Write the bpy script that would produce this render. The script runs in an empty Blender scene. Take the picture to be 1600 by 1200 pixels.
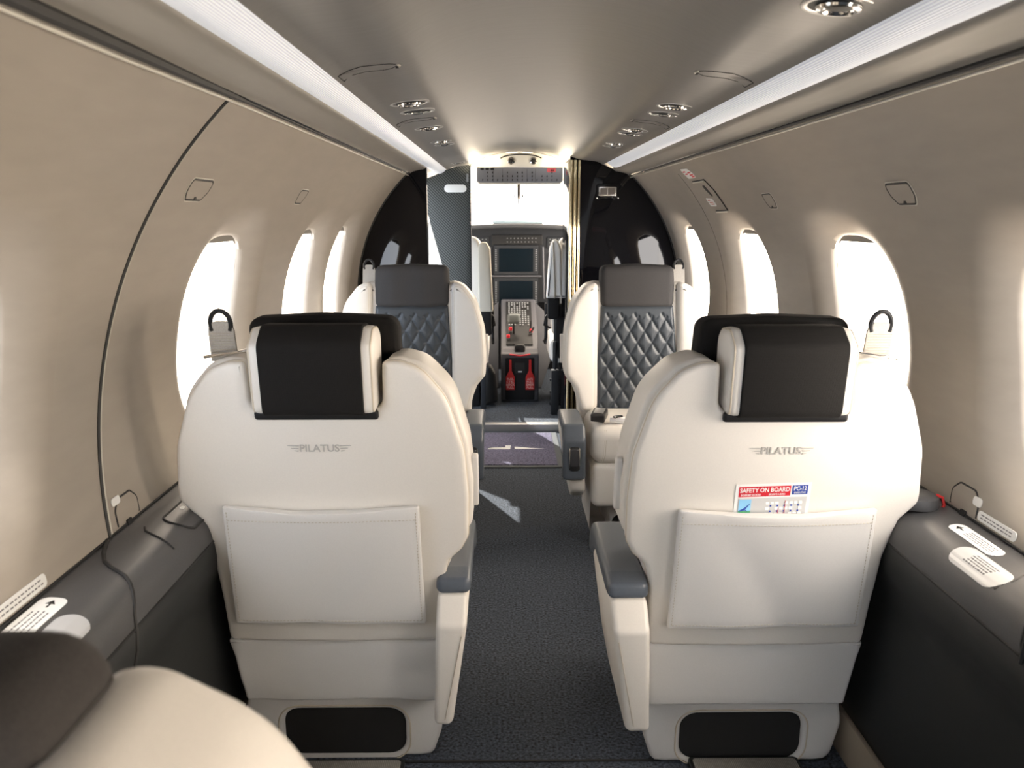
import bpy, bmesh, math, random
from math import sin, cos, pi, sqrt, radians as R_
from mathutils import Vector, Matrix
random.seed(7)
S = bpy.context.scene
COL = S.collection

# ------------------------------------------------------------------ materials
def nt(name):
    m = bpy.data.materials.new(name); m.use_nodes = True
    t = m.node_tree; b = t.nodes['Principled BSDF']
    return m, t, b
def setp(b, col, rough, metal=0, spec=.5, coat=0, sheen=0):
    b.inputs['Base Color'].default_value = (*col, 1)
    b.inputs['Roughness'].default_value = rough
    b.inputs['Metallic'].default_value = metal
    b.inputs['Specular IOR Level'].default_value = spec
    b.inputs['Coat Weight'].default_value = coat
    b.inputs['Coat Roughness'].default_value = .03
    if sheen: b.inputs['Sheen Weight'].default_value = sheen
def plain(name, col, rough=.5, metal=0, spec=.5, coat=0):
    m, t, b = nt(name); setp(b, col, rough, metal, spec, coat); return m
def noisy(name, col, rough=.5, scale=60, amt=.12, bump=.15, stretch=(1, 1, 1), metal=0, spec=.5, dist=.002, detail=3, sheen=0, coat=0):
    m, t, b = nt(name); setp(b, col, rough, metal, spec, coat, sheen)
    N = t.nodes; L = t.links
    tc = N.new('ShaderNodeTexCoord'); mp = N.new('ShaderNodeMapping'); mp.inputs['Scale'].default_value = stretch
    no = N.new('ShaderNodeTexNoise'); no.inputs['Scale'].default_value = scale; no.inputs['Detail'].default_value = detail
    L.new(tc.outputs['Object'], mp.inputs['Vector']); L.new(mp.outputs['Vector'], no.inputs['Vector'])
    cr = N.new('ShaderNodeValToRGB')
    cr.color_ramp.elements[0].position = .3; cr.color_ramp.elements[1].position = .7
    cr.color_ramp.elements[0].color = (*[c*(1-amt) for c in col], 1); cr.color_ramp.elements[1].color = (*[min(1, c*(1+amt)) for c in col], 1)
    L.new(no.outputs['Fac'], cr.inputs['Fac']); L.new(cr.outputs['Color'], b.inputs['Base Color'])
    if bump:
        bp = N.new('ShaderNodeBump'); bp.inputs['Strength'].default_value = bump; bp.inputs['Distance'].default_value = dist
        L.new(no.outputs['Fac'], bp.inputs['Height']); L.new(bp.outputs['Normal'], b.inputs['Normal'])
    return m
def weave(name, col, scale=900, rough=.9, amt=.35, bump=.4):
    m, t, b = nt(name); setp(b, col, rough, sheen=.0, spec=.2)
    N = t.nodes; L = t.links
    tc = N.new('ShaderNodeTexCoord')
    w1 = N.new('ShaderNodeTexWave'); w1.wave_type = 'BANDS'; w1.bands_direction = 'X'; w1.inputs['Scale'].default_value = scale/20
    w2 = N.new('ShaderNodeTexWave'); w2.wave_type = 'BANDS'; w2.bands_direction = 'Z'; w2.inputs['Scale'].default_value = scale/20
    for w in (w1, w2):
        L.new(tc.outputs['Object'], w.inputs['Vector']); w.inputs['Distortion'].default_value = 1.2; w.inputs['Detail'].default_value = 1
    mx = N.new('ShaderNodeMath'); mx.operation = 'MULTIPLY'
    L.new(w1.outputs['Fac'], mx.inputs[0]); L.new(w2.outputs['Fac'], mx.inputs[1])
    cr = N.new('ShaderNodeValToRGB')
    cr.color_ramp.elements[0].color = (*[c*(1-amt) for c in col], 1); cr.color_ramp.elements[1].color = (*[c*(1+amt) for c in col], 1)
    L.new(mx.outputs[0], cr.inputs['Fac']); L.new(cr.outputs['Color'], b.inputs['Base Color'])
    bp = N.new('ShaderNodeBump'); bp.inputs['Strength'].default_value = bump; bp.inputs['Distance'].default_value = .0006
    L.new(mx.outputs[0], bp.inputs['Height']); L.new(bp.outputs['Normal'], b.inputs['Normal'])
    return m
def emis(name, col, st, base=(.8, .8, .8)):
    m, t, b = nt(name); setp(b, base, .4)
    b.inputs['Emission Color'].default_value = (*col, 1); b.inputs['Emission Strength'].default_value = st
    return m
def glassy(name, tint=(1, 1, 1), gl=.06):
    m = bpy.data.materials.new(name); m.use_nodes = True
    t = m.node_tree; t.nodes.clear()
    o = t.nodes.new('ShaderNodeOutputMaterial'); a = t.nodes.new('ShaderNodeBsdfTransparent'); g = t.nodes.new('ShaderNodeBsdfGlossy')
    g.inputs['Roughness'].default_value = .02; a.inputs['Color'].default_value = (*tint, 1)
    mx = t.nodes.new('ShaderNodeMixShader'); mx.inputs[0].default_value = gl
    t.links.new(a.outputs[0], mx.inputs[1]); t.links.new(g.outputs[0], mx.inputs[2]); t.links.new(mx.outputs[0], o.inputs[0])
    return m
def carbon(name):
    m, t, b = nt(name); setp(b, (.05, .055, .055), .55, spec=.2)
    N = t.nodes; L = t.links
    tc = N.new('ShaderNodeTexCoord'); mp = N.new('ShaderNodeMapping'); mp.inputs['Rotation'].default_value = (0, R_(45), 0)
    w = N.new('ShaderNodeTexWave'); w.bands_direction = 'X'; w.inputs['Scale'].default_value = 30
    L.new(tc.outputs['Object'], mp.inputs['Vector']); L.new(mp.outputs['Vector'], w.inputs['Vector'])
    cr = N.new('ShaderNodeValToRGB'); cr.color_ramp.elements[0].color = (.014, .0155, .015, 1); cr.color_ramp.elements[1].color = (.10, .107, .103, 1)
    L.new(w.outputs['Fac'], cr.inputs['Fac']); L.new(cr.outputs['Color'], b.inputs['Base Color'])
    return m

M = dict(
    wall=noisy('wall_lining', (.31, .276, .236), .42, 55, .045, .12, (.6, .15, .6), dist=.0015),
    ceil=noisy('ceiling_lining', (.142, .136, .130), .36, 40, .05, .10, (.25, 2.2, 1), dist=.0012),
    valance=noisy('valance_lining', (.20, .186, .166), .45, 60, .04, .08, (1, .2, 1), dist=.001),
    ledge=noisy('ledge_leather', (.062, .062, .064), .42, 500, .08, .12, dist=.0006),
    lower=noisy('lower_lining', (.012, .0135, .0135), .6, 300, .08, .1, dist=.0006),
    rubber=plain('black_seal', (.012, .012, .012), .6),
    lip=plain('seam_lip', (.45, .43, .37), .35),
    cream=noisy('cream_leather', (.72, .685, .63), .40, 420, .02, .10, dist=.0005),
    cream2=noisy('cream_leather_pocket', (.68, .665, .64), .45, 420, .02, .10, dist=.0005),
    piping=plain('cream_piping', (.60, .53, .42), .45),
    stitch=plain('stitch_thread', (.50, .45, .37), .7),
    fabric=weave('charcoal_fabric', (.014, .013, .0122), 3400),
    quilt=noisy('slate_leather', (.038, .046, .055), .42, 300, .05, .08, dist=.0005),
    slate=noisy('slate_trim', (.085, .10, .122), .38, 250, .04, .05, dist=.0005),
    carpet=noisy('charcoal_carpet', (.050, .062, .082), .95, 150, .9, .9, dist=.004, detail=5),
    mat=noisy('mat_pile', (.115, .11, .17), .95, 120, .6, .8, dist=.004, detail=5),
    matedge=plain('mat_rubber', (.07, .08, .09), .6),
    white=plain('white_plastic', (.82, .82, .80), .4),
    placard=plain('placard_white', (.74, .75, .74), .45),
    ink=plain('placard_ink', (.12, .12, .13), .6),
    red=plain('red_ink', (.62, .015, .03), .5),
    redtag=plain('red_tag', (.55, .02, .02), .45),
    blue=plain('blue_ink', (.02, .06, .35), .5),
    gloss=plain('piano_black', (.003, .003, .004), .04, spec=.35),
    gold=plain('polished_trim', (.80, .70, .48), .08, 1),
    chrome=plain('chrome', (.78, .77, .75), .12, 1),
    alu=plain('brushed_aluminium', (.62, .62, .62), .42, 1),
    black=plain('black_plastic', (.012, .012, .013), .5, spec=.3),
    panel=plain('panel_grey', (.019, .021, .025), .6, spec=.3),
    panel2=plain('console_grey', (.085, .085, .095), .5),
    screen=plain('screen_glass', (.003, .007, .011), .35, spec=.08),
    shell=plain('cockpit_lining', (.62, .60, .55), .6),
    ohp=plain('overhead_panel', (.24, .25, .29), .45),
    key=plain('key_grey', (.20, .21, .22), .5),
    belt=noisy('belt_webbing', (.40, .375, .335), .8, 500, .12, .3, dist=.0008),
    carbon=carbon('carbon_fibre'),
    glass=glassy('window_glass'),
    hood=plain('glareshield', (.035, .037, .04), .8),
    tan=plain('tan_rail', (.30, .25, .19), .6),
    green=plain('card_green', (.15, .5, .25), .5), sky=plain('card_sky', (.25, .55, .8), .5), cardgrey=plain('card_grey', (.55, .55, .54), .5),
    grille=weave('grille_weave', (.42, .40, .36), 1600, .8, .4, .5),
    strip=None, outside=plain('outer_skin', (.5, .5, .5), .6),
)
# ribbed translucent lens of the wash lights
m, t, b = nt('wash_light_lens'); setp(b, (.74, .76, .80), .35)
w = t.nodes.new('ShaderNodeTexWave'); w.bands_direction = 'X'; w.inputs['Scale'].default_value = 110; tc = t.nodes.new('ShaderNodeTexCoord')
t.links.new(tc.outputs['Object'], w.inputs['Vector'])
bp = t.nodes.new('ShaderNodeBump'); bp.inputs['Strength'].default_value = .5; bp.inputs['Distance'].default_value = .0015
t.links.new(w.outputs['Fac'], bp.inputs['Height']); t.links.new(bp.outputs['Normal'], b.inputs['Normal'])
cr = t.nodes.new('ShaderNodeValToRGB'); cr.color_ramp.elements[0].color = (.46, .48, .52, 1); cr.color_ramp.elements[1].color = (.72, .76, .84, 1)
t.links.new(w.outputs['Fac'], cr.inputs['Fac']); t.links.new(cr.outputs['Color'], b.inputs['Base Color'])
b.inputs['Emission Color'].default_value = (.90, .94, 1, 1); b.inputs['Emission Strength'].default_value = .26
M['strip'] = m

# ------------------------------------------------------------------ mesh helpers
def build(name, bm, mat, parent=None, loc=None, rot=None, sharp=38, fix=True):
    if fix: bmesh.ops.recalc_face_normals(bm, faces=bm.faces)
    me = bpy.data.meshes.new(name); bm.to_mesh(me); bm.free()
    me.polygons.foreach_set('use_smooth', [True]*len(me.polygons))
    me.set_sharp_from_angle(angle=R_(sharp))
    o = bpy.data.objects.new(name, me); COL.objects.link(o)
    me.materials.append(mat if not isinstance(mat, str) else M[mat])
    if parent: o.parent = parent
    if loc: o.location = loc
    if rot: o.rotation_euler = rot
    return o
def thing(name, label, cat, loc=(0, 0, 0), rot=(0, 0, 0), group=None):
    o = bpy.data.objects.new(name, None); COL.objects.link(o); o.location = loc; o.rotation_euler = rot
    o.empty_display_size = .1
    o['label'] = label; o['category'] = cat
    if group: o['group'] = group
    return o
def tag(o, label, cat, group=None):
    o['label'] = label; o['category'] = cat
    if group: o['group'] = group
    return o
def struct(o): o['kind'] = 'structure'; return o
def box(bm, c, s, r=0, seg=2, rot=None):
    d = bmesh.ops.create_cube(bm, size=1)
    vs = d['verts']
    for v in vs: v.co = Vector((v.co.x*s[0], v.co.y*s[1], v.co.z*s[2]))
    if r:
        es = list({e for v in vs for e in v.link_edges})
        q = bmesh.ops.bevel(bm, geom=es, offset=r, segments=seg, profile=.5, affect='EDGES', clamp_overlap=True)
        vs = q['verts'] if False else list({v for f in q['faces'] for v in f.verts} | {v for v in vs if v.is_valid})
        # include all verts connected
        seen = set(vs); st = list(vs)
        while st:
            v = st.pop()
            for e in v.link_edges:
                o = e.other_vert(v)
                if o not in seen: seen.add(o); st.append(o)
        vs = list(seen)
    mt = Matrix.Translation(c)
    if rot is not None: mt = mt @ rot
    for v in vs: v.co = mt @ v.co
    return vs
def tube(bm, pts, r, n=8, closed=False, cap=True):
    pts = [Vector(p) for p in pts]; k = len(pts); rings = []
    up = None
    for i, p in enumerate(pts):
        if closed: d = pts[(i+1) % k]-pts[i-1]
        else: d = pts[min(i+1, k-1)]-pts[max(i-1, 0)]
        d.normalize()
        if up is None:
            a = Vector((0, 0, 1)) if abs(d.z) < .9 else Vector((1, 0, 0))
            up = (a-d*a.dot(d)).normalized()
        else: up = (up-d*up.dot(d)).normalized()
        sd = d.cross(up); rr = r[i] if isinstance(r, (list, tuple)) else r
        rings.append([bm.verts.new(p+(up*cos(2*pi*j/n)+sd*sin(2*pi*j/n))*rr) for j in range(n)])
    for i in range(k if closed else k-1):
        a = rings[i]; b_ = rings[(i+1) % k]
        for j in range(n):
            bm.faces.new((a[j], a[(j+1) % n], b_[(j+1) % n], b_[j]))
    if cap and not closed:
        bm.faces.new(rings[0]); bm.faces.new(rings[-1][::-1])
def lathe(bm, prof, c=(0, 0, 0), axis='Z', n=28, mt=None):
    rings = []
    mt = mt or Matrix.Translation(c)
    for r, h in prof:
        rings.append([bm.verts.new(mt @ Vector((r*cos(2*pi*j/n), r*sin(2*pi*j/n), h))) for j in range(n)])
    for a, b_ in zip(rings, rings[1:]):
        for j in range(n): bm.faces.new((a[j], a[(j+1) % n], b_[(j+1) % n], b_[j]))
    bm.faces.new(rings[0][::-1]); bm.faces.new(rings[-1])
def rpoly(pts, seg=5):
    """closed polygon with filleted corners: pts = (x, z, r)"""
    out = []; n = len(pts)
    for i in range(n):
        p = Vector(pts[i][:2]); r = pts[i][2] if len(pts[i]) > 2 else 0
        a = Vector(pts[i-1][:2]); b_ = Vector(pts[(i+1) % n][:2])
        if r <= 0: out.append((p.x, p.y)); continue
        u = (a-p); v = (b_-p); la, lb = u.length, v.length; u /= la; v /= lb
        ang = math.acos(max(-1, min(1, u.dot(v))))
        if ang > pi-.02: out.append((p.x, p.y)); continue
        t_ = min(r/math.tan(ang/2), la*.49, lb*.49); re = t_*math.tan(ang/2)
        ce = p+(u+v).normalized()*(re/sin(ang/2))
        d0 = p+u*t_-ce; d1 = p+v*t_-ce; a0_ = math.atan2(d0.y, d0.x); da = math.atan2(d1.y, d1.x)-a0_
        while da > pi: da -= 2*pi
        while da < -pi: da += 2*pi
        for k in range(seg+1):
            q_ = a0_+da*k/seg; out.append((ce.x+re*cos(q_), ce.y+re*sin(q_)))
    res = []
    for q in out:
        if not res or (Vector(q)-Vector(res[-1])).length > 1e-4: res.append(q)
    if (Vector(res[0])-Vector(res[-1])).length < 1e-4: res.pop()
    return res
def rrect(x0, z0, x1, z1, r, seg=5):
    return rpoly([(x0, z0, r), (x1, z0, r), (x1, z1, r), (x0, z1, r)], seg)
def area(o): return sum(o[i-1][0]*o[i][1]-o[i][0]*o[i-1][1] for i in range(len(o)))/2
def offs(o, d):
    """inset closed ccw polygon by d"""
    n = len(o); res = []
    for i in range(n):
        a = Vector(o[i-1]); p = Vector(o[i]); b_ = Vector(o[(i+1) % n])
        e1 = (p-a).normalized(); e2 = (b_-p).normalized()
        n1 = Vector((-e1.y, e1.x)); n2 = Vector((-e2.y, e2.x)); m_ = n1+n2
        if m_.length < 1e-6: m_ = n1
        m_.normalize(); c = max(.35, m_.dot(n1))
        q = p+m_*(d/c); res.append((q.x, q.y))
    return res
def pillow(bm, out, y0, y1, r0=.01, r1=.01, seg=4, grid=0, plane='xz', tf=None):
    """outline in (x,z) extruded y0 (rear) -> y1 with rounded rims"""
    if area(out) < 0: out = out[::-1]
    start = len(bm.verts)
    P = (lambda x, z, y: Vector((x, y, z))) if plane == 'xz' else ((lambda x, z, y: Vector((y, x, z))) if plane == 'yz' else (lambda x, z, y: Vector((x, z, y))))
    lev = []
    if r0 > 0:
        for k in range(seg+1):
            a = k/seg*pi/2; lev.append((r0*(1-sin(a)), y0+r0*(1-cos(a))))
    else: lev.append((0, y0))
    if r1 > 0:
        for k in range(seg+1):
            a = k/seg*pi/2; lev.append((r1*(1-cos(a)), y1-r1*(1-sin(a))))
    else: lev.append((0, y1))
    rings = []
    newv = []
    for d, y in lev:
        o = offs(out, d) if d > 1e-7 else out
        rg = [bm.verts.new(P(x, z, y)) for x, z in o]; rings.append(rg); newv += rg
    n = len(out)
    for a, b_ in zip(rings, rings[1:]):
        for j in range(n): bm.faces.new((a[j], a[(j+1) % n], b_[(j+1) % n], b_[j]))
    f0 = bm.faces.new(rings[0][::-1]); f1 = bm.faces.new(rings[-1])
    if grid:
        xs = [v.co for v in newv]
        i0, i1 = {'xz': (0, 2), 'yz': (1, 2), 'xy': (0, 1)}[plane]
        for ax in (i0, i1):
            lo = min(c[ax] for c in xs); hi = max(c[ax] for c in xs)
            k = int((hi-lo)/grid)
            for q in range(1, k+1):
                t_ = lo+(hi-lo)*q/(k+1)
                co = [0, 0, 0]; co[ax] = t_; no = [0, 0, 0]; no[ax] = 1
                fs = [f for f in bm.faces if f.is_valid and (len(f.verts) > 4 or f in capset)] if False else [f for f in bm.faces if abs(f.normal[3-i0-i1]) > .99 or f.normal.length < .5]
                geom = list(bm.faces)+list(bm.edges)+list(bm.verts)
                bmesh.ops.bisect_plane(bm, geom=geom, plane_co=co, plane_no=no, dist=1e-5)
    else:
        bmesh.ops.triangulate(bm, faces=[f for f in (f0, f1) if len(f.verts) > 4])
    return newv
def xf(bm, fn):
    for v in bm.verts: v.co = Vector(fn(v.co))
    return bm
def loft(bm, prof, ys, close=False):
    rings = [[bm.verts.new((x, y, z)) for x, z in prof] for y in ys]
    n = len(prof)
    for a, b_ in zip(rings, rings[1:]):
        for j in range(n if close else n-1):
            bm.faces.new((a[j], a[(j+1) % n], b_[(j+1) % n], b_[j]))
    return rings
def text_bm(txt, size, bold=0.0, align='CENTER', ext=.0005):
    cu = bpy.data.curves.new('lettering', 'FONT'); cu.body = txt; cu.size = size; cu.align_x = align; cu.align_y = 'CENTER'
    cu.extrude = ext; cu.offset = bold; cu.resolution_u = 3
    o = bpy.data.objects.new('lettering_source', cu); COL.objects.link(o)
    dg = bpy.context.evaluated_depsgraph_get(); me = bpy.data.meshes.new_from_object(o.evaluated_get(dg))
    bm = bmesh.new(); bm.from_mesh(me)
    bpy.data.objects.remove(o); bpy.data.meshes.remove(me); bpy.data.curves.remove(cu)
    return bm   # text in XY plane, facing +Z

# ------------------------------------------------------------------ cabin geometry
RR, CZ = .76, .78
def warc(z, R=RR): return sqrt(max(0, R*R-(z-CZ)**2))
def tz(z): return RR*math.asin((z-CZ)/RR)
def wp(side, y, t, off=0.0):
    """point on the wall lining; t = arc length above mid height, off = outward"""
    a = t/RR
    return Vector((side*(RR+off)*cos(a), y, CZ+(RR+off)*sin(a)))
T0, T1 = tz(.62), tz(1.335)
Y_BACK = -2.3
Y_DOOR = -.75      # unseen cargo door aft of here on the left, opened to light seat backs
YL, YR = 3.84, 4.01          # cabin side of the left and right bulkheads
NW = 160
def sup(th, a, b, e=2.7):
    c, s = cos(th), sin(th)
    return (a*abs(c)**(2/e)*(1 if c >= 0 else -1), b*abs(s)**(2/e)*(1 if s >= 0 else -1))
def make_wall(side, yend, wins, name):
    bm = bmesh.new()
    hw = .285; t_lo, t_hi = T0, tz(1.26)
    segs = []; y = Y_BACK
    strips = []
    for c in sorted(wins):
        strips.append((y, c-hw)); y = c+hw
    strips.append((y, yend))
    NT = 30
    if side < 0: strips[0] = (Y_DOOR, strips[0][1])
    def patch(ya, yb, ta, tb, nt_=NT):
        ny = max(1, int((yb-ya)/.12))
        g = [[bm.verts.new(wp(side, ya+(yb-ya)*i/ny, ta+(tb-ta)*j/nt_)) for j in range(nt_+1)] for i in range(ny+1)]
        for i in range(ny):
            for j in range(nt_): bm.faces.new((g[i][j], g[i+1][j], g[i+1][j+1], g[i][j+1]))
    for a, b_ in strips:
        if b_-a > .004: patch(a, b_, t_lo, t_hi)
        ny = max(1, int((b_-a+.04)/.12)); off_ = .0025
        g = [[bm.verts.new(wp(side, a-.02+(b_-a+.04)*i/ny, t_lo-.01+(t_hi-t_lo+.02)*j/30, off_)) for j in range(31)] for i in range(ny+1)]
        for i in range(ny):
            for j in range(30): bm.faces.new((g[i][j], g[i+1][j], g[i+1][j+1], g[i][j+1]))
    patch(Y_BACK if side > 0 else Y_DOOR, yend, t_hi, T1, 6)
    tc_o, hb_o = .1325, .282; tc_i, hb_i = .115, .205
    ho, hi_ = .280, .195; dep = .036
    obs = []
    for c in wins:
        rings = []
        NR = 6
        def rect(th):
            cx, sx = cos(th), sin(th)
            # ray from window centre to rectangle edge
            tt = 1e9
            if abs(cx) > 1e-9: tt = min(tt, hw/abs(cx))
            up = (t_hi-tc_o); dn = (tc_o-t_lo)
            if sx > 1e-9: tt = min(tt, up/sx)
            if sx < -1e-9: tt = min(tt, dn/-sx)
            return (cx*tt, sx*tt)
        ths = [2*pi*k/NW for k in range(NW)]
        # add the four corners exactly
        up = (t_hi-tc_o); dn = (tc_o-t_lo)
        for q in (math.atan2(up, hw), math.atan2(up, -hw), math.atan2(-dn, -hw) % (2*pi), math.atan2(-dn, hw) % (2*pi)):
            i = min(range(NW), key=lambda k: abs(ths[k]-q)); ths[i] = q
        for k in range(9):
            s = k/8; rg = []
            for th in ths:
                a = rect(th); b_ = sup(th, ho, hb_o)
                # superellipse radius capped inside rect
                rg.append(bm.verts.new(wp(side, c+a[0]*(1-s)+b_[0]*s, tc_o+a[1]*(1-s)+max(b_[1], -dn+.006)*s)))
            rings.append(rg)
        for k in range(1, 11):
            s = k/10; d = dep*s**1.7; rg = []
            for th in ths:
                b_ = sup(th, ho, hb_o); e_ = sup(th, hi_, hb_i)
                y_ = b_[0]*(1-s)+e_[0]*s; t_ = (tc_o+max(b_[1], -dn+.006))*(1-s)+(tc_i+e_[1])*s
                rg.append(bm.verts.new(wp(side, c+y_, t_, d)))
            rings.append(rg)
        rg = []
        for th in ths:
            e_ = sup(th, hi_, hb_i); rg.append(bm.verts.new(wp(side, c+e_[0], tc_i+e_[1], dep+.014)))
        rings.append(rg)
        for a, b_ in zip(rings, rings[1:]):
            for j in range(NW): bm.faces.new((a[j], a[(j+1) % NW], b_[(j+1) % NW], b_[j]))
    w_ = struct(build(name, bm, 'wall', sharp=60))
    # outer skin so that no daylight leaks past the lining
    return w_
winL = [.15, .925, 1.945, 2.775, 3.36]
winR = [-.42, .36, 1.16, 1.945, 2.79, 3.66]
make_wall(-1, YL, winL, 'wall_left'); make_wall(1, YR, winR, 'wall_right')
wi = 0
for side, ws in ((-1, winL), (1, winR)):
    for c in ws:
        wi += 1
        bm = bmesh.new(); N_ = 48
        ctr = bm.verts.new(wp(side, c, .115, .048)); rg = []
        for k in range(N_):
            e_ = sup(2*pi*k/N_, .1955, .2055); rg.append(bm.verts.new(wp(side, c+e_[0], .115+e_[1], .048)))
        for k in range(N_): bm.faces.new((ctr, rg[k], rg[(k+1) % N_]))
        struct(build('window_%d' % wi, bm, 'glass'))
        # pull-down shade, open: its hem shows at the very top of the pane
        bm = bmesh.new(); n = 14; rows = []
        for k in range(n+1):
            yy = -.188+.376*k/n
            top = .115+.205*(1-abs(yy/.197)**2.7)**(1/2.7)
            rows.append([bm.verts.new(wp(side, c+yy, t_, .045)) for t_ in (min(top, .300), top+.012)])
        for a, b_ in zip(rows, rows[1:]): bm.faces.new((a[0], b_[0], b_[1], a[1]))
        struct(build('trim_%d' % (20+wi), bm, 'valance'))
# joint gap ring on the left wall
bm = bmesh.new()
tube(bm, [wp(-1, 1.385-.075*(1-k/30)**2, T0+(T1-T0)*k/30, .0005) for k in range(31)], .0042, 6)
struct(build('trim_1', bm, 'rubber'))
bm = bmesh.new()
tube(bm, [wp(-1, 1.395-.075*(1-k/30)**2, T0+(T1-T0)*k/30, .001) for k in range(31)], .0022, 6)
struct(build('trim_2', bm, 'lip'))
# emergency exit joint on the right wall (fine line)
bm = bmesh.new()
tube(bm, [wp(1, 3.12, tz(.64)+(tz(1.30)-tz(.64))*k/30, .001) for k in range(31)], .0018, 6)
struct(build('trim_3', bm, 'rubber'))

# ceiling (one lofted skin incl. valances)
def cprof(s):
    """half profile, centre -> side"""
    P = [(0, 1.476), (.06, 1.474), (.12, 1.466), (.17, 1.453), (.205, 1.438), (.235, 1.421), (.26, 1.411), (.29, 1.406), (.33, 1.402), (.355, 1.398), (.370, 1.392), (.380, 1.384)]
    return [(s*x, z) for x, z in P]
prof = cprof(-1)[::-1]+cprof(1)[1:]
ys = [Y_BACK+i*(4.47-Y_BACK)/40 for i in range(41)]
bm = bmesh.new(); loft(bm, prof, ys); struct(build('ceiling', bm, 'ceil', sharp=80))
for s, ye, nm in ((-1, YL, 'trim_4'), (1, YR, 'trim_5')):
    bm = bmesh.new()
    P = [(s*.430, 1.372), (s*.432, 1.362), (s*.438, 1.357), (s*.448, 1.354), (s*.470, 1.350), (s*.490, 1.345), (s*.4985, 1.341), (s*.502, 1.337), (s*.508, 1.345)]
    loft(bm, P, [Y_BACK, ye]); struct(build(nm, bm, 'valance', sharp=70))
    # dark gap and pale lip under the valance
    bm = bmesh.new()
    if s < 0:
        pts = [(s*.5075, y, 1.3345) for y in (Y_BACK, -.5, .5, 1.0, 1.385, 1.45, YL)]; rr = [.0115, .011, .010, .0085, .006, .0028, .0022]
    else:
        pts = [(s*.5065, y, 1.3335) for y in (Y_BACK, -.5, .5, 1.0, 1.4, 2.0, 3.0, YR)]; rr = [.006, .006, .0055, .005, .0045, .0035, .0028, .0018]
    tube(bm, pts, rr, 8); struct(build('trim_%d' % (6 if s < 0 else 7), bm, 'rubber'))
    bm = bmesh.new()
    tube(bm, [(p[0]+s*.006, p[1], p[2]-.007-(.004 if s < 0 and p[1] < 1.3 else 0)) for p in pts], .0026, 8); struct(build('trim_%d' % (8 if s < 0 else 9), bm, 'lip'))
# upper outer backing behind ceiling so nothing leaks
bm = bmesh.new()
pp = [(.93*cos(a), CZ+.93*sin(a)) for a in [R_(-12+204*k/40) for k in range(41)]]
def has_win(x, z): return abs(z-.88) < .36 and abs(x) > .6
# crown only, above the windows
pp2 = [(x, z) for x, z in pp if z > 1.28]
loft(bm, [(-.57, 1.30)]+[(x, z) for x, z in sorted(pp2)]+[(.57, 1.30)], [Y_BACK-.02, YL+.02])
loft(bm, [(x, z) for x, z in sorted(pp2) if abs(x) < .60], [YL+.02, 5.3]); struct(build('trim_10', bm, 'outside'))

# added web above the ceiling, unseen, blocks sun leaking past the cabin end
bm = bmesh.new()
xs_ = [-.80+.04*k for k in range(41)]
def low_z(x):
    ax = abs(x); cp = cprof(1)
    for a, b_ in zip(cp, cp[1:]):
        if a[0] <= ax <= b_[0]: return a[1]+(b_[1]-a[1])*(ax-a[0])/(b_[0]-a[0])+.003
    return 1.392 if ax < .43 else (1.362 if ax < .5 else 1.345)
lo_ = [bm.verts.new((x, YL+.015, low_z(x))) for x in xs_]; hi_ = [bm.verts.new((x, YL+.015, CZ+sqrt(.94**2-x*x))) for x in xs_]
for k in range(40): bm.faces.new((lo_[k], lo_[k+1], hi_[k+1], hi_[k]))
struct(build('trim_46', bm, 'outside'))
# vestibule ceiling shoulders
for s, k in ((-1, 47), (1, 48)):
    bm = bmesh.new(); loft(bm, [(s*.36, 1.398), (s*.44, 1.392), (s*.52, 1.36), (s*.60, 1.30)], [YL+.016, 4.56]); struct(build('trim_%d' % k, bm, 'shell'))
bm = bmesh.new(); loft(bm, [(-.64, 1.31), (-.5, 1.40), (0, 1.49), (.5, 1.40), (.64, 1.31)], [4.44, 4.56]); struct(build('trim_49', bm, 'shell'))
# wash light strips
for s, y0, y1, lab in ((-1, Y_BACK+.05, 4.44, 'long ribbed pale wash light strip along the left ceiling edge'), (1, Y_BACK+.05, 3.86, 'long ribbed pale wash light strip along the right ceiling edge, ending at the black bulkhead')):
    bm = bmesh.new()
    P = []
    for k in range(13):
        a = k/12; x = .380+(.433-.380)*a; z = 1.384+(1.364-1.384)*a-.010*sin(pi*a)
        P.append((s*x, z))
    P += [(s*.433, 1.385), (s*.38, 1.395)]
    cx = s*.4065; cz = 1.378
    rings = []
    n = len(P)
    L_ = [(y0, 1)]+[(y0+(y1-.03-y0)*k/20, 1) for k in range(1, 21)]+[(y1-.03*(1-sin(q)), cos(q)) for q in [R_(15*k) for k in range(1, 6)]]
    for y, sc in L_:
        rings.append([bm.verts.new((cx+(x-cx)*sc, y, cz+(z-cz)*max(sc, .25))) for x, z in P])
    for a, b_ in zip(rings, rings[1:]):
        for j in range(n): bm.faces.new((a[j], a[(j+1) % n], b_[(j+1) % n], b_[j]))
    bm.faces.new(rings[0]); bm.faces.new(rings[-1])
    tag(build('wash_light', bm, 'strip', sharp=50), lab, 'light')

LP = [(.743, .622), (.738, .6195), (.72, .6175), (.695, .615), (.672, .6105), (.658, .605), (.646, .596), (.638, .583), (.634, .568), (.632, .553), (.629, .54), (.629, .52), (.632, .495), (.638, .475)]
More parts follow.
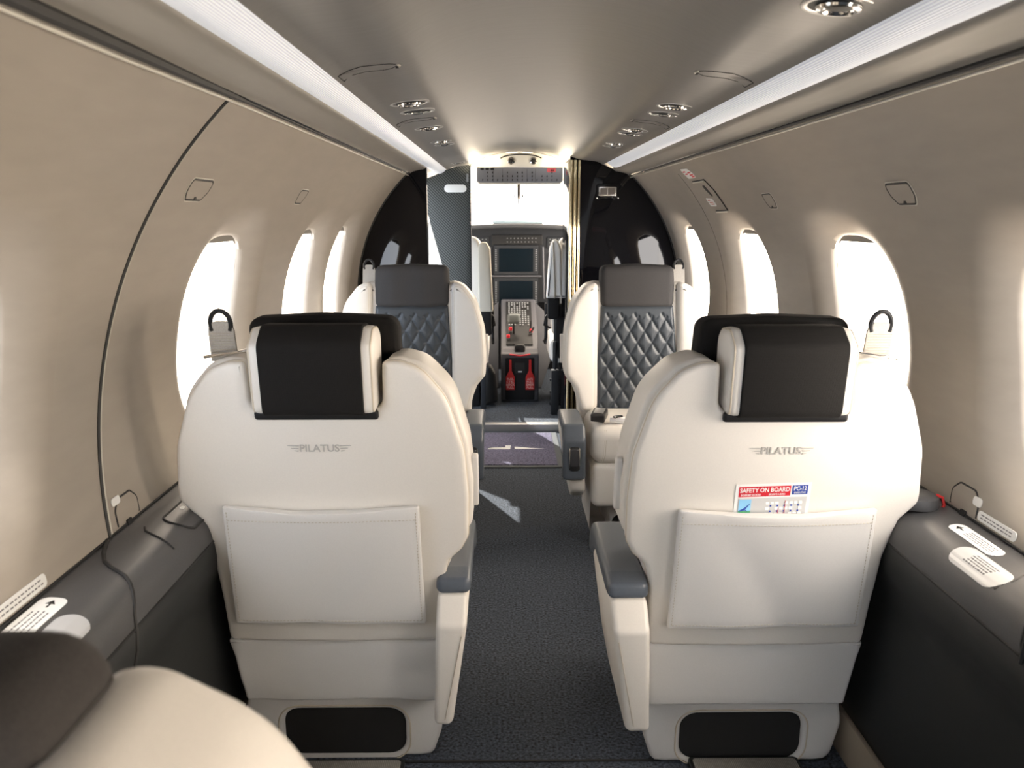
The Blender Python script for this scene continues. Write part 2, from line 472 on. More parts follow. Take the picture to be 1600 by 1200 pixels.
# side ledges, lower walls, floor
for s, ye, k0 in ((-1, YL, 11), (1, YR, 14)):
    bm = bmesh.new()
    P = [(s*.765, .62)]+[(s*a, b_) for a, b_ in LP[:-4]]+[(s*.632, .552)]
    loft(bm, P, [Y_BACK, ye]); struct(build('trim_%d' % k0, bm, 'ledge', sharp=60))
    bm = bmesh.new()
    P = [(s*.636, .550), (s*.630, .545), (s*.629, .52), (s*.632, .495), (s*.638, .475), (s*.646, .455), (s*.652, .42), (s*.656, .34), (s*.660, .2), (s*.662, .0)]
    loft(bm, P, [Y_BACK, ye]); struct(build('wall_lower_left' if s < 0 else 'wall_lower_right', bm, 'lower', sharp=60))
    bm = bmesh.new(); tube(bm, [(s*.6325, y, .550) for y in (Y_BACK, ye)], .003, 6); struct(build('trim_%d' % (k0+1), bm, 'rubber'))
    bm = bmesh.new(); tube(bm, [(s*.7425, y, .6235) for y in (Y_BACK, ye)], .0022, 6); struct(build('trim_%d' % (k0+2), bm, 'rubber'))
# S-shaped ledge joints
def ledge_pt(s, x):
    P = LP
    for a, b_ in zip(P, P[1:]):
        if b_[0] <= x <= a[0] or a[0] <= x <= b_[0]:
            q = (a[0]-x)/(a[0]-b_[0]) if a[0] != b_[0] else 0
            return a[1]+(b_[1]-a[1])*q
    return .61
bm = bmesh.new()
pts = [(-.743, 1.30), (-.728, 1.255), (-.712, 1.225), (-.695, 1.208), (-.68, 1.199), (-.665, 1.190), (-.652, 1.177), (-.643, 1.163), (-.637, 1.150), (-.634, 1.142)]
tube(bm, [(x-.0005, y, ledge_pt(-1, abs(x))+.0008) for x, y in pts]+[(-.6305, 1.135, .545), (-.629, 1.128, .52), (-.632, 1.12, .495), (-.638, 1.11, .475)], .0036, 7)
struct(build('trim_17', bm, 'rubber'))
bm = bmesh.new()
tube(bm, [(x, y, ledge_pt(-1, -x)+.0006) for x, y in ((-.712, 1.372), (-.704, 1.356), (-.69, 1.347), (-.672, 1.338), (-.657, 1.331), (-.645, 1.327))], .0022, 6)
struct(build('trim_18', bm, 'rubber'))
bm = bmesh.new()
tube(bm, [(.735, 1.20, .6205), (.705, 1.165, .6165), (.68, 1.152, .613), (.65, 1.150, .601)], .0012, 6)
struct(build('trim_19', bm, 'rubber'))

bm = bmesh.new(); box(bm, (0, (Y_BACK+4.36)/2, -.02), (1.40, 4.36-Y_BACK, .04)); struct(build('floor', bm, 'carpet'))
bm = bmesh.new(); box(bm, (0, 5.5, .015), (1.40, 2.2, .04)); struct(build('floor_cockpit', bm, 'carpet'))
bm = bmesh.new(); box(bm, (-.08, 4.365, .018), (.62, .012, .040)); box(bm, (-.08, 4.39, .0375), (.62, .055, .004), .001)
struct(build('trim_33', bm, 'alu'))
# rear closing wall
bm = bmesh.new(); pillow(bm, [(.80*cos(a), max(0, CZ+.80*sin(a))) for a in [2*pi*k/48 for k in range(48)]], Y_BACK-.03, Y_BACK, 0, 0); struct(build('wall_rear', bm, 'wall'))
# side rails at the seat feet
for s, k in ((1, 34), (-1, 35)):
    bm = bmesh.new(); box(bm, (s*.648, 1.6, .05), (.012, 4.2, .10), .003); struct(build('trim_%d' % k, bm, 'tan'))
# dark carpet joint across the aisle
bm = bmesh.new(); box(bm, (-.02, 1.583, .001), (1.26, .006, .003)); struct(build('trim_36', bm, 'rubber'))

# ------------------------------------------------------------------ bulkheads
def bulk(side, xin, y0, y1, name):
    bm = bmesh.new()
    out = []
    x = xin
    cp = [(p[0], p[1]) for p in cprof(1)]
    def ceil_z(ax):
        ax = abs(ax)
        for a, b_ in zip(cp, cp[1:]):
            if a[0] <= ax <= b_[0]: return a[1]+(b_[1]-a[1])*(ax-a[0])/(b_[0]-a[0])
        return 1.384
    top = [(abs(xin), ceil_z(xin)+.002)]+[(p[0], p[1]+.002) for p in cp if p[0] > abs(xin)+.005]
    if abs(xin) > .38: top = [(abs(xin), 1.366)]
    top += [(.44, 1.362), (.50, 1.348)]
    arc = [(warc(z)+.012, z) for z in [1.33-.71*k/24 for k in range(25)]]
    low = [(.66, .56), (.665, .0), (abs(xin), 0)]
    o = [(side*a, b_) for a, b_ in top+arc+low]
    pillow(bm, o, y0, y1, .002, .002, 2)
    return struct(build(name, bm, 'gloss', sharp=30))
bulk(-1, .431, YL, YL+.035, 'wall_front_left')
bulk(1, .228, YR, YR+.03, 'wall_front_right')
# return wall of the right closet
bm = bmesh.new(); box(bm, (.243, (YR+.03+4.47)/2, .71), (.03, 4.47-YR-.03, 1.395), .002); struct(build('wall_closet', bm, 'gloss'))
# polished column of three half-round bars
bm = bmesh.new()
for x, r in ((.232, .0085), (.252, .0085), (.2715, .007)):
    tube(bm, [(x, YR-.004, 0.0), (x, YR-.004, 1.405)], r, 20)
struct(build('trim_37', bm, 'gold'))
# grey edge of right bulkhead against the wall lining
for side, yy, k in ((-1, YL-.004, 38), (1, YR-.004, 39)):
    bm = bmesh.new()
    tube(bm, [(side*(warc(z)-.002), yy, z) for z in [1.335-.71*q/24 for q in range(25)]], .005, 6); struct(build('trim_%d' % k, bm, 'rubber'))

# indicator lamp panel on right bulkhead
t_ = thing('indicator_panel', 'small twin-lamp indicator in a black bezel high on the right glossy bulkhead', 'indicator', (.447, YR, 1.262))
t_.location = (.405, YR, 1.262)
bm = bmesh.new(); pillow(bm, rrect(-.052, -.034, .052, .034, .008), -.010, 0, .004, 0); build('bezel', bm, 'gloss', t_)
bm = bmesh.new(); pillow(bm, rrect(-.042, -.021, .042, .021, .004), -.014, -.010, .001, 0); build('frame', bm, 'chrome', t_)
for x in (-.0185, .0185):
    bm = bmesh.new(); pillow(bm, rrect(x-.016, -.015, x+.016, .015, .002), -.0155, -.014, .0005, 0); build('lens', bm, plain('lens_brown', (.10, .085, .075), .4), t_)
for x in (-.05, .05):
    bm = bmesh.new(); lathe(bm, [(.003, 0), (.003, .002), (.001, .003)], mt=Matrix.Translation((x, -.010, -.030)) @ Matrix.Rotation(R_(90), 4, 'X'), n=10); build('screw', bm, 'chrome', t_)

# carbon fibre cockpit partition at left, with its opening to the door light
bm = bmesh.new()
o = rpoly([(-.262, .02), (-.262, 1.412, .01), (-.33, 1.402), (-.37, 1.392), (-.44, 1.360), (-.503, 1.335), (-.503, 1.22, .1), (-.405, .86, .2), (-.33, .40, .1), (-.31, .02)])
pillow(bm, o, 4.47, 4.49, .002, .002, 2); struct(build('wall_cockpit_left', bm, 'carbon'))
bm = bmesh.new(); box(bm, (-.2595, 4.48, .72), (.006, .03, 1.39)); struct(build('trim_40', bm, 'rubber'))
t_ = tag(build('door_placard', (lambda b_: (pillow(b_, rrect(-.058, -.020, .058, .020, .019), -.003, 0, .001, 0), b_)[1])(bmesh.new()), 'placard', None, (-.338, 4.4705, 1.29)), 'wide white pill-shaped placard high on the carbon fibre cockpit partition', 'placard')
t_ = tag(build('door_placard', (lambda b_: (pillow(b_, rrect(-.006, -.021, .006, .021, .006), -.003, 0, .001, 0), b_)[1])(bmesh.new()), 'key', None, (-.2735, 4.4705, 1.345)), 'slim upright grey tab at the top corner of the carbon fibre partition', 'placard')

# header arch of cockpit, with two spot lamps
bm = bmesh.new()
arch = [(.31-.02*k, 0) for k in range(0)]
o = [(-.262, 1.400), (-.262, 1.414), (-.235, 1.422), (-.17, 1.454), (-.10, 1.470), (0, 1.477), (.10, 1.470), (.17, 1.454), (.235, 1.422), (.262, 1.414), (.262, 1.400)]
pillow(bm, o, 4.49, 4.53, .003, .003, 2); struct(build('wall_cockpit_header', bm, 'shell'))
bm = bmesh.new()
tube(bm, [(.007+.115*cos(a), 4.487, 1.434+.030*sin(a)) for a in [R_(20+140*k/16) for k in range(17)]], .003, 6); struct(build('trim_41', bm, 'rubber'))
for x, nm in ((-.045, 'left'), (.072, 'right')):
    t_ = thing('cockpit_lamp', '%s-hand small round spot lamp in the cream arch above the cockpit' % nm, 'lamp', (x, 4.489, 1.432), (R_(90), 0, 0))
    bm = bmesh.new(); lathe(bm, [(.019, 0), (.019, .003), (.014, .005), (.012, .002)], n=20); build('rim', bm, 'chrome', t_)
    bm = bmesh.new(); lathe(bm, [(.011, .002), (.010, .007), (.004, .009)], n=16); build('lens', bm, 'black', t_)

# ------------------------------------------------------------------ cockpit shell
# aft-to-front hull of the flight deck with side windows and windscreen
bm = bmesh.new()
for s in (-1, 1):
    # lower side wall
    loft(bm, [(s*.70, 0), (s*.74, .4), (s*.74, .72)], [4.5, 6.2])
    loft(bm, [(s*.74, .70), (s*.73, 1.0), (s*.62, 1.31)], [4.47, 4.95])
    # window posts and upper rail
struct(build('wall_cockpit_side', bm, 'panel'))
bm = bmesh.new()
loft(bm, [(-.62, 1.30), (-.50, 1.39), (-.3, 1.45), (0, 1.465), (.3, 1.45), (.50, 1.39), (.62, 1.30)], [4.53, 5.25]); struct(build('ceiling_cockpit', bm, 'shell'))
bm = bmesh.new()
for s in (-1, 1):
    box(bm, (s*.66, 5.35, 1.02), (.05, .05, .62), .01)
struct(build('trim_42', bm, 'shell'))
k = 0
for (a, b_, c_, d_) in (((-.64, 5.3, 1.40), (0, 5.3, 1.44), (0, 5.9, 1.06), (-.64, 5.8, 1.06)), ((0, 5.3, 1.44), (.64, 5.3, 1.40), (.64, 5.8, 1.06), (0, 5.9, 1.06))):
    bm = bmesh.new(); bm.faces.new([bm.verts.new(q) for q in (a, b_, c_, d_)]); struct(build('window_%d' % (30+k), bm, 'glass')); k += 1
# compass hanging from centre post
t_ = thing('standby_compass', 'slender dark compass stalk hanging in front of the windscreen centre', 'compass', (.004, 4.98, 1.375))
bm = bmesh.new(); tube(bm, [(0, 0, .05), (0, 0, -.06), (0, 0, -.10), (0, 0, -.16)], [.011, .010, .009, .003], 10); build('stalk', bm, plain('stalk_bronze', (.06, .045, .035), .5), t_)
for x in (-.022, .022):
    bm = bmesh.new(); lathe(bm, [(.001, -.010), (.006, 0), (.001, .010)], c=(x, 0, -.112), n=10); build('clip', bm, 'black', t_)
bm = bmesh.new(); tube(bm, [(.045, 0, -.035), (.047, .02, -.12), (.042, .05, -.22)], .0016, 6); build('cord', bm, 'black', t_)

# overhead panel
def overhead(x0, x1, label):
    xc = (x0+x1)/2; hw_ = (x1-x0)/2
    t_ = thing('overhead_panel', label, 'switch panel', (xc, 4.72, 1.372), (R_(-8), 0, 0))
    bm = bmesh.new(); pillow(bm, rpoly([(-hw_, -.034, .008), (-hw_, .046, .012), (hw_, .046, .012), (hw_, -.034, .008), (hw_*.93, -.048, .01), (-hw_*.93, -.048, .01)]), -.002, .03, .003, 0); build('frame', bm, 'shell', t_)
    bm = bmesh.new(); pillow(bm, rpoly([(-hw_+.006, -.033, .008), (-hw_+.006, .041, .01), (hw_-.006, .041, .01), (hw_-.006, -.033, .008), (hw_*.92, -.043, .008), (-hw_*.92, -.043, .008)]), -.006, -.002, .001, 0); build('face', bm, 'ohp', t_)
    return t_, hw_
t_, hw_ = overhead(-.235, .245, 'silver grey overhead switch panel above the windscreen')
rnd = random.Random(3)
for k in range(16):
    x = -hw_+.035+k*(2*hw_-.07)/15
    for j in range(rnd.choice((1, 2, 3))):
        bm = bmesh.new(); z = -.030+j*.020
        box(bm, (x, -.009, z), (.005, .006, .009), .001); build('switch', bm, 'black', t_)
for k in range(3):
    bm = bmesh.new(); box(bm, (-hw_+.032+k*.028, -.008, .030), (.019, .004, .012), .001); build('annunciator', bm, 'panel', t_)
bm = bmesh.new(); pillow(bm, rrect(hw_-.09, .012, hw_-.04, .034, .007), -.008, -.006, .0005, 0); build('red_guard_plate', bm, plain('soft_red', (.75, .12, .14), .5), t_)
for x in (.065, .056):
    bm = bmesh.new(); box(bm, (hw_-x, -.010, .022), (.005, .004, .008)); build('switch', bm, 'black', t_)
for xx in (-.145, -.095, .04, .085):
    bm = bmesh.new(); box(bm, (xx, -.0065, -.005), (.0012, .001, .07)); build('marking', bm, 'black', t_)

# ------------------------------------------------------------------ instrument panel
YP = 5.62
ip = thing('instrument_panel', 'dark grey cockpit instrument panel with two central screens', 'instrument panel', (0, YP, .6))
bm = bmesh.new()
o = rpoly([(-.68, -.15), (-.68, .40), (-.55, .44, .05), (-.3, .468, .1), (0, .475, .1), (.3, .468, .1), (.55, .44, .05), (.68, .40), (.68, -.15), (.26, -.15, .03), (.20, -.03, .03), (-.17, -.03, .03), (-.23, -.15, .03)])
pillow(bm, o, 0, .10, .006, 0); build('panel_face', bm, 'panel', ip)
bm = bmesh.new()
o = [(-.70, .40)]+[(x, .497-.12*abs(x)**2+.002) for x in [-.6+.1*k for k in range(13)]]+[(.70, .40)]
o2 = [(x, z-.028) for x, z in o][::-1]
pillow(bm, o+o2, -.10, .25, .01, 0); build('glareshield', bm, 'hood', ip)
bm = bmesh.new(); pillow(bm, rpoly([(-.155, .497, .01), (.175, .497, .01), (.180, .520, .008), (-.160, .520, .008)]), -.06, .05, .006, .006)
build('glare_pad', bm, plain('pad_blue_grey', (.30, .38, .42), .5), ip)
bm = bmesh.new(); pillow(bm, rrect(-.165, .36, .175, .425, .006), -.012, 0, .003, 0); build('control_unit', bm, 'black', ip)
rnd = random.Random(5)
def keys(name, cols, rows_, x0, x1, z0, z1, s=(.008, .005), par=ip, y=-.013, mat='key'):
    bm = bmesh.new(); box(bm, (0, 0, 0), (s[0], .004, s[1])); k0 = build(name, bm, mat, par); first = True
    for i in range(cols):
        for j in range(rows_):
            x = x0+(x1-x0)*(i/(cols-1) if cols > 1 else .5); z = z0+(z1-z0)*(j/(rows_-1) if rows_ > 1 else .5)
            k_ = k0 if first else k0.copy()
            if not first: COL.objects.link(k_)
            first = False; k_.location = (x, y, z)
keys('key', 9, 2, -.06, .13, .378, .402)
for x0, x1 in ((-.36, -.185), (.205, .36)):
    bm = bmesh.new(); pillow(bm, rrect(x0, .335, x1, .41, .005), -.010, 0, .003, 0); build('annunciator_unit', bm, 'panel', ip)
    keys('key', 7, 3, x0+.02, x1-.018, .35, .395)
def screen(x0, z0, x1, z1, frame='panel2'):
    bm = bmesh.new(); pillow(bm, rrect(x0-.035, z0-.022, x1+.035, z1+.022, .008), -.014, 0, .004, 0); s_ = build('display_bezel', bm, 'panel', ip)
    bm = bmesh.new(); pillow(bm, rrect(x0, z0, x1, z1, .003), -.016, -.013, .0008, 0); build('display_glass', bm, 'screen', s_)
    for xx in (x0-.02, x1+.02):
        keys('bezel_key', 1, 12, xx, xx, z0+.01, z1-.01, (.009, .006), s_, -.0155)
for q in ((-.117, .180, .113, .335), (-.117, -.035, .113, .120)): screen(*q)
bm = bmesh.new()
for a, b_ in (((-.185, -.02, .0), (-.175, -.02, .345)), ((.188, -.02, 0), (.178, -.02, .345))): tube(bm, [a, b_], .006, 8)
tube(bm, [(-.17, -.018, .150), (.17, -.018, .150)], .006, 8)
build('screen_surround', bm, 'panel2', ip)
for x0, x1 in ((-.66, -.29), (.32, .66)):
    bm = bmesh.new(); pillow(bm, rrect(x0, .05, x1, .31, .008), -.013, 0, .004, 0); s_ = build('display_bezel', bm, 'panel', ip)
    bm = bmesh.new(); pillow(bm, rrect(x0+.035, .08, x1-.035, .285, .003), -.015, -.012, .0008, 0); build('display_glass', bm, 'screen', s_)
    keys('bezel_key', 1, 12, x0+.017 if x0 > 0 else x1-.017, x0+.017 if x0 > 0 else x1-.017, .09, .27, (.009, .006), s_, -.0145)
for xa in (-.245, .255):
    bm = bmesh.new(); pillow(bm, rrect(xa-.038, .02, xa+.032, .30, .006), -.010, 0, .003, 0); s_ = build('radio_unit', bm, 'black', ip)
    keys('unit_key', 2, 5, xa-.018, xa+.014, .18, .28, (.008, .005), s_)
    for z in (.14, .09, .05):
        bm = bmesh.new(); lathe(bm, [(.013, 0), (.012, .014), (.004, .015)], mt=Matrix.Translation((xa-.002, -.010, z)) @ Matrix.Rotation(R_(90), 4, 'X'), n=14); build('knob', bm, 'panel', s_)
for x in (.32, .40):
    for z in (-.01, -.09):
        bm = bmesh.new(); pillow(bm, rrect(x-.03, z-.03, x+.03, z+.03, .006), -.010, 0, .003, 0); s_ = build('breaker_plate', bm, 'panel2', ip)
        bm = bmesh.new(); box(bm, (x, -.012, z), (.022, .008, .03), .002); build('toggle', bm, 'black', s_)

bm = bmesh.new(); box(bm, (0, 6.05, .50), (1.5, .02, 1.06)); struct(build('wall_firewall', bm, 'black'))
bm = bmesh.new()
for s in (-1, 1): loft(bm, [(s*.72, .02), (s*.745, .4), (s*.745, .74)], [4.51, 6.05])
struct(build('wall_footwell', bm, 'black'))
bm = bmesh.new()
for s in (-1, 1): pillow(bm, [(s*.12, -.02), (s*.26, -.15), (s*.26, -.30), (s*.16, -.56), (s*.12, -.56)], -.02, .02, .004, 0)
xf(bm, lambda c: (c.x, c.y-max(0, -.02-c.z)*.5, c.z))
build('knee_panel', bm, 'panel2', ip)
# pedestal
pd = thing('centre_pedestal', 'grey centre console with throttle levers between crew seats', 'console', (.012, 4.93, .035))
bm = bmesh.new()
side_o = rpoly([(0, 0, .02), (0, .30, .02), (.10, .315, .02), (.60, .56), (.678, .56), (.678, 0)])
pillow(bm, side_o, -.115, .115, .012, .012, plane='yz'); build('console_body', bm, 'panel2', pd)
bm = bmesh.new(); pillow(bm, rrect(-.088, .015, .088, .275, .008), -.004, .01, .002, 0); build('rear_door', bm, 'black', pd)
bm = bmesh.new(); pillow(bm, rrect(-.031, .18, .031, .245, .006), -.008, -.004, .002, 0); s_ = build('latch_recess', bm, 'rubber', pd)
bm = bmesh.new(); pillow(bm, rrect(-.012, .187, .012, .194, .001), -.009, -.008, 0, 0); build('latch_mark', bm, 'placard', s_)
ang = math.atan2(.245, .50)
rotp = Matrix.Rotation(ang, 4, 'X')
def onped(x, u, h):    # u along slope
    return (x, .10+u*cos(ang)-h*sin(ang), .315+u*sin(ang)+h*cos(ang))
bm = bmesh.new(); box(bm, onped(0, .28, .004), (.165, .50, .012), .002, rot=rotp); build('top_plate', bm, 'black', pd)
rnd = random.Random(9)
bm = bmesh.new()
for j in range(12):
    for i in range(8):
        if rnd.random() < .85: box(bm, onped(-.062+i*.0175, .245+j*.0235, .012), (.010, .012, .006), rot=rotp)
build('keypad', bm, 'key', pd)
bm = bmesh.new(); tube(bm, [onped(-.035, .15, 0), onped(-.035, .17, .09)], .006, 8); lv = build('throttle_lever', bm, 'black', pd)
bm = bmesh.new(); box(bm, onped(-.035, .175, .105), (.080, .05, .062), .018, 3); build('throttle_knob', bm, plain('knob_grey', (.11, .12, .12), .45), lv)
bm = bmesh.new(); pillow(bm, rpoly([(-.03, .27, .005), (-.034, .35, .02), (.034, .35, .02), (.03, .27, .005)]), .03, .09, .01, .01); build('flap_lever_guard', bm, 'rubber', pd)
bm = bmesh.new(); tube(bm, [onped(.07, .2, 0), onped(.075, .21, .07)], .004, 8); build('condition_lever', bm, 'black', pd)
bm = bmesh.new(); tube(bm, [(.06, -.002+.04, .42), (.072, .05, .43), (.085, .06, .45)], .006, 6)
build('side_lever', bm, 'black', pd)
for (x, u) in ((-.07, .09), (-.055, .17), (.075, .15)):
    bm = bmesh.new(); box(bm, onped(x, u, .03), (.022, .022, .022), .005); build('red_knob', bm, 'red', pd)
bm = bmesh.new(); tube(bm, [(-.062, -.004, .295), (-.02, -.008, .290), (.0, -.010, .287), (.03, -.008, .291), (.062, -.004, .296)], .005, 8); build('red_strap', bm, 'red', pd)
# red hanging tags
for x, rows_, lab in ((-.058, ['FUEL', 'CTRL', 'LOCK', 'PULL'], 'red pull tag at the left of the pedestal rear door'), (.061, ['ACS', 'PULL', 'EMER', 'PULL'], 'red pull tag at the right of the pedestal rear door')):
    t_ = thing('pull_tag', lab, 'tag', (.012+x, 4.918, .30), group=None)
    bm = bmesh.new(); pillow(bm, rpoly([(-.007, 0, .003), (.007, 0, .003), (.008, -.07, .01), (.027, -.108, .01), (.027, -.185, .004), (-.027, -.185, .004), (-.027, -.108, .01), (-.008, -.07, .01)]), -.004, 0, .001, .001); build('tag_plate', bm, 'redtag', t_)
    for i, w_ in enumerate(rows_):
        bm = text_bm(w_, .019, .0002)
        build('lettering', bm, plain('tag_text', (.75, .55, .5), .6), t_, (0, -.0045, -.120-.017*i), (R_(90), 0, 0))

# crew seats
def crew_seat(x, label, m_, white):
    t_ = thing('crew_seat', label, 'seat', (x, 4.78, .035), (0, 0, 0))
    mt_ = 'cream' if not white else 'white'
    bm = bmesh.new(); pillow(bm, rpoly([(-.21, .42, .05), (-.23, .80, .1), (-.17, 1.0, .06), (.17, 1.0, .06), (.23, .80, .1), (.21, .42, .05)]), 0, .11, .03, .04); xf(bm, lambda c: (c.x, c.y-.10*(c.z-.42), c.z)); build('backrest', bm, 'cream', t_)
    bm = bmesh.new(); pillow(bm, rrect(-.12, .93, .12, 1.09, .03), -.05, .05, .02, .02); build('headrest', bm, 'cream', t_)
    bm = bmesh.new(); pillow(bm, rrect(-.22, .26, .22, .42, .04), .02, .46, .04, .05); build('seat_cushion', bm, plain('sheepskin', (.82, .81, .78), .8), t_)
    bm = bmesh.new(); pillow(bm, rrect(-.20, .30, .20, .62, .04), -.035, .02, .015, .01); build('back_pad', bm, 'black', t_)
    bm = bmesh.new(); box(bm, (0, .2, .13), (.34, .36, .26), .02); build('pedestal_base', bm, 'black', t_)
    bm = bmesh.new(); tube(bm, [(m_*.245, .0, .62), (m_*.245, .0, .42), (m_*.245, .06, .38), (m_*.245, .2, .37)], .010, 8); ar = build('armrest', bm, 'black', t_)
    bm = bmesh.new(); tube(bm, [(m_*.21, -.05, .58), (m_*.25, -.055, .55), (m_*.26, -.05, .50), (m_*.22, -.04, .48)], .006, 8); build('belt_loop', bm, 'rubber', t_)
    bm = bmesh.new(); box(bm, (m_*.19, -.02, .20), (.03, .03, .40), .004); build('rail_post', bm, 'panel', t_)
    return t_
cs1 = crew_seat(-.395, 'cream leather pilot seat on the left of the cockpit, cut off by the carbon partition', 1, False)
cs2 = crew_seat(.405, 'cream leather copilot seat on the right of the cockpit with a white harness', -1, True)
# folded white harness at copilot inner edge
bm = bmesh.new()
pillow(bm, rpoly([(-.045, .0, .005), (-.030, .28, .03), (-.012, .325, .02), (.016, .325, .02), (.036, .27, .03), (.045, .0, .005)]), -.03, .03, .015, .015)
build('shoulder_cover', bm, plain('sheepskin_white', (.86, .85, .82), .85), cs2, (-.205, -.10, .66))
bm = bmesh.new(); tube(bm, [(-.012, -.032, .31), (-.002, -.035, .1), (.0, -.034, .0)], .003, 6); build('cover_seam', bm, 'stitch', cs2, (-.205, -.10, .66))
bm = bmesh.new(); pillow(bm, rpoly([(-.04, -.12, .02), (-.04, 0), (.03, 0), (.03, -.12, .02)]), -.028, .028, .01, .01); build('cover_clasp', bm, 'black', cs2, (-.205, -.10, .66))
bm = bmesh.new(); pillow(bm, rpoly([(-.05, .0, .01), (-.05, .36, .02), (-.035, .39, .02), (.0, .39, .02), (.02, .35, .03), (.035, .0, .01)]), -.03, .03, .012, .012)
build('shoulder_wing', bm, plain('beige_cream_leather', (.70, .64, .53), .5), cs1, (.215, -.07, .58))  # slightly darker, yellower cream than the backrest
bm = bmesh.new(); pillow(bm, rpoly([(-.04, -.16, .02), (-.04, 0), (.025, 0), (.028, -.13, .02)]), -.028, .028, .01, .01); build('wing_clasp', bm, 'black', cs1, (.215, -.07, .58))
# fire extinguisher-like dark bag beside the pedestal
bm = bmesh.new()
pillow(bm, rpoly([(-.05, .0, .02), (-.055, .16, .03), (-.03, .24, .02), (.0, .25, .02), (.03, .20, .03), (.045, .02, .02)]), -.04, .04, .02, .02)
tag(build('black_bag', bm, 'rubber', None, (-.165, 4.86, .036)), 'soft black bag standing left of the centre pedestal', 'bag')
bm = bmesh.new()
box(bm, (0, 0, .13), (.045, .05, .26), .005)
for z in (.06, .13, .20):
    for s in (-1, 1): lathe(bm, [(.008, 0), (.008, .008)], mt=Matrix.Translation((s*.0226, 0, z)) @ Matrix.Rotation(R_(90*s), 4, 'Y'), n=10)
lathe(bm, [(.006, .25), (.006, .42)], n=10)
tag(build('seat_rail_actuator', bm, 'panel', None, (.205, 4.62, .035)), 'dark grey upright bracket with bolts at the right of the cockpit entry', 'bracket')

# ------------------------------------------------------------------ entry mat
em = thing('entry_mat', 'blue-grey pile mat with white emblem on the aisle floor before the cockpit step', 'mat', (-.16, 4.0, .0015))
bm = bmesh.new(); pillow(bm, rrect(-.38, -.31, .357, .315, .006), 0, .006, 0, .003, plane='xy'); build('mat_border', bm, 'matedge', em)
bm = bmesh.new(); pillow(bm, rrect(-.35, -.285, .327, .295, .004), .004, .010, 0, .003, plane='xy'); build('mat_pile', bm, 'mat', em)
bm = bmesh.new()
def flatpoly(bm, pts, z0, z1):
    pillow(bm, pts, z0, z1, 0, 0, plane='xy')
ex, ey = .11, -.005
for o in ([(-.115, -.022), (-.005+.0, -.022), (.0, .045), (-.028, .045), (-.028, .012), (-.095, .012), (-.095, .001), (-.028, .001), (-.028, -.006), (-.115, -.006)],
          [(.018, -.022), (.165, -.014), (.10, -.002), (.055, .014), (.018, .024)]):
    flatpoly(bm, [(x+ex, y+ey) for x, y in o], .0100, .0106)
build('emblem', bm, 'white', em)

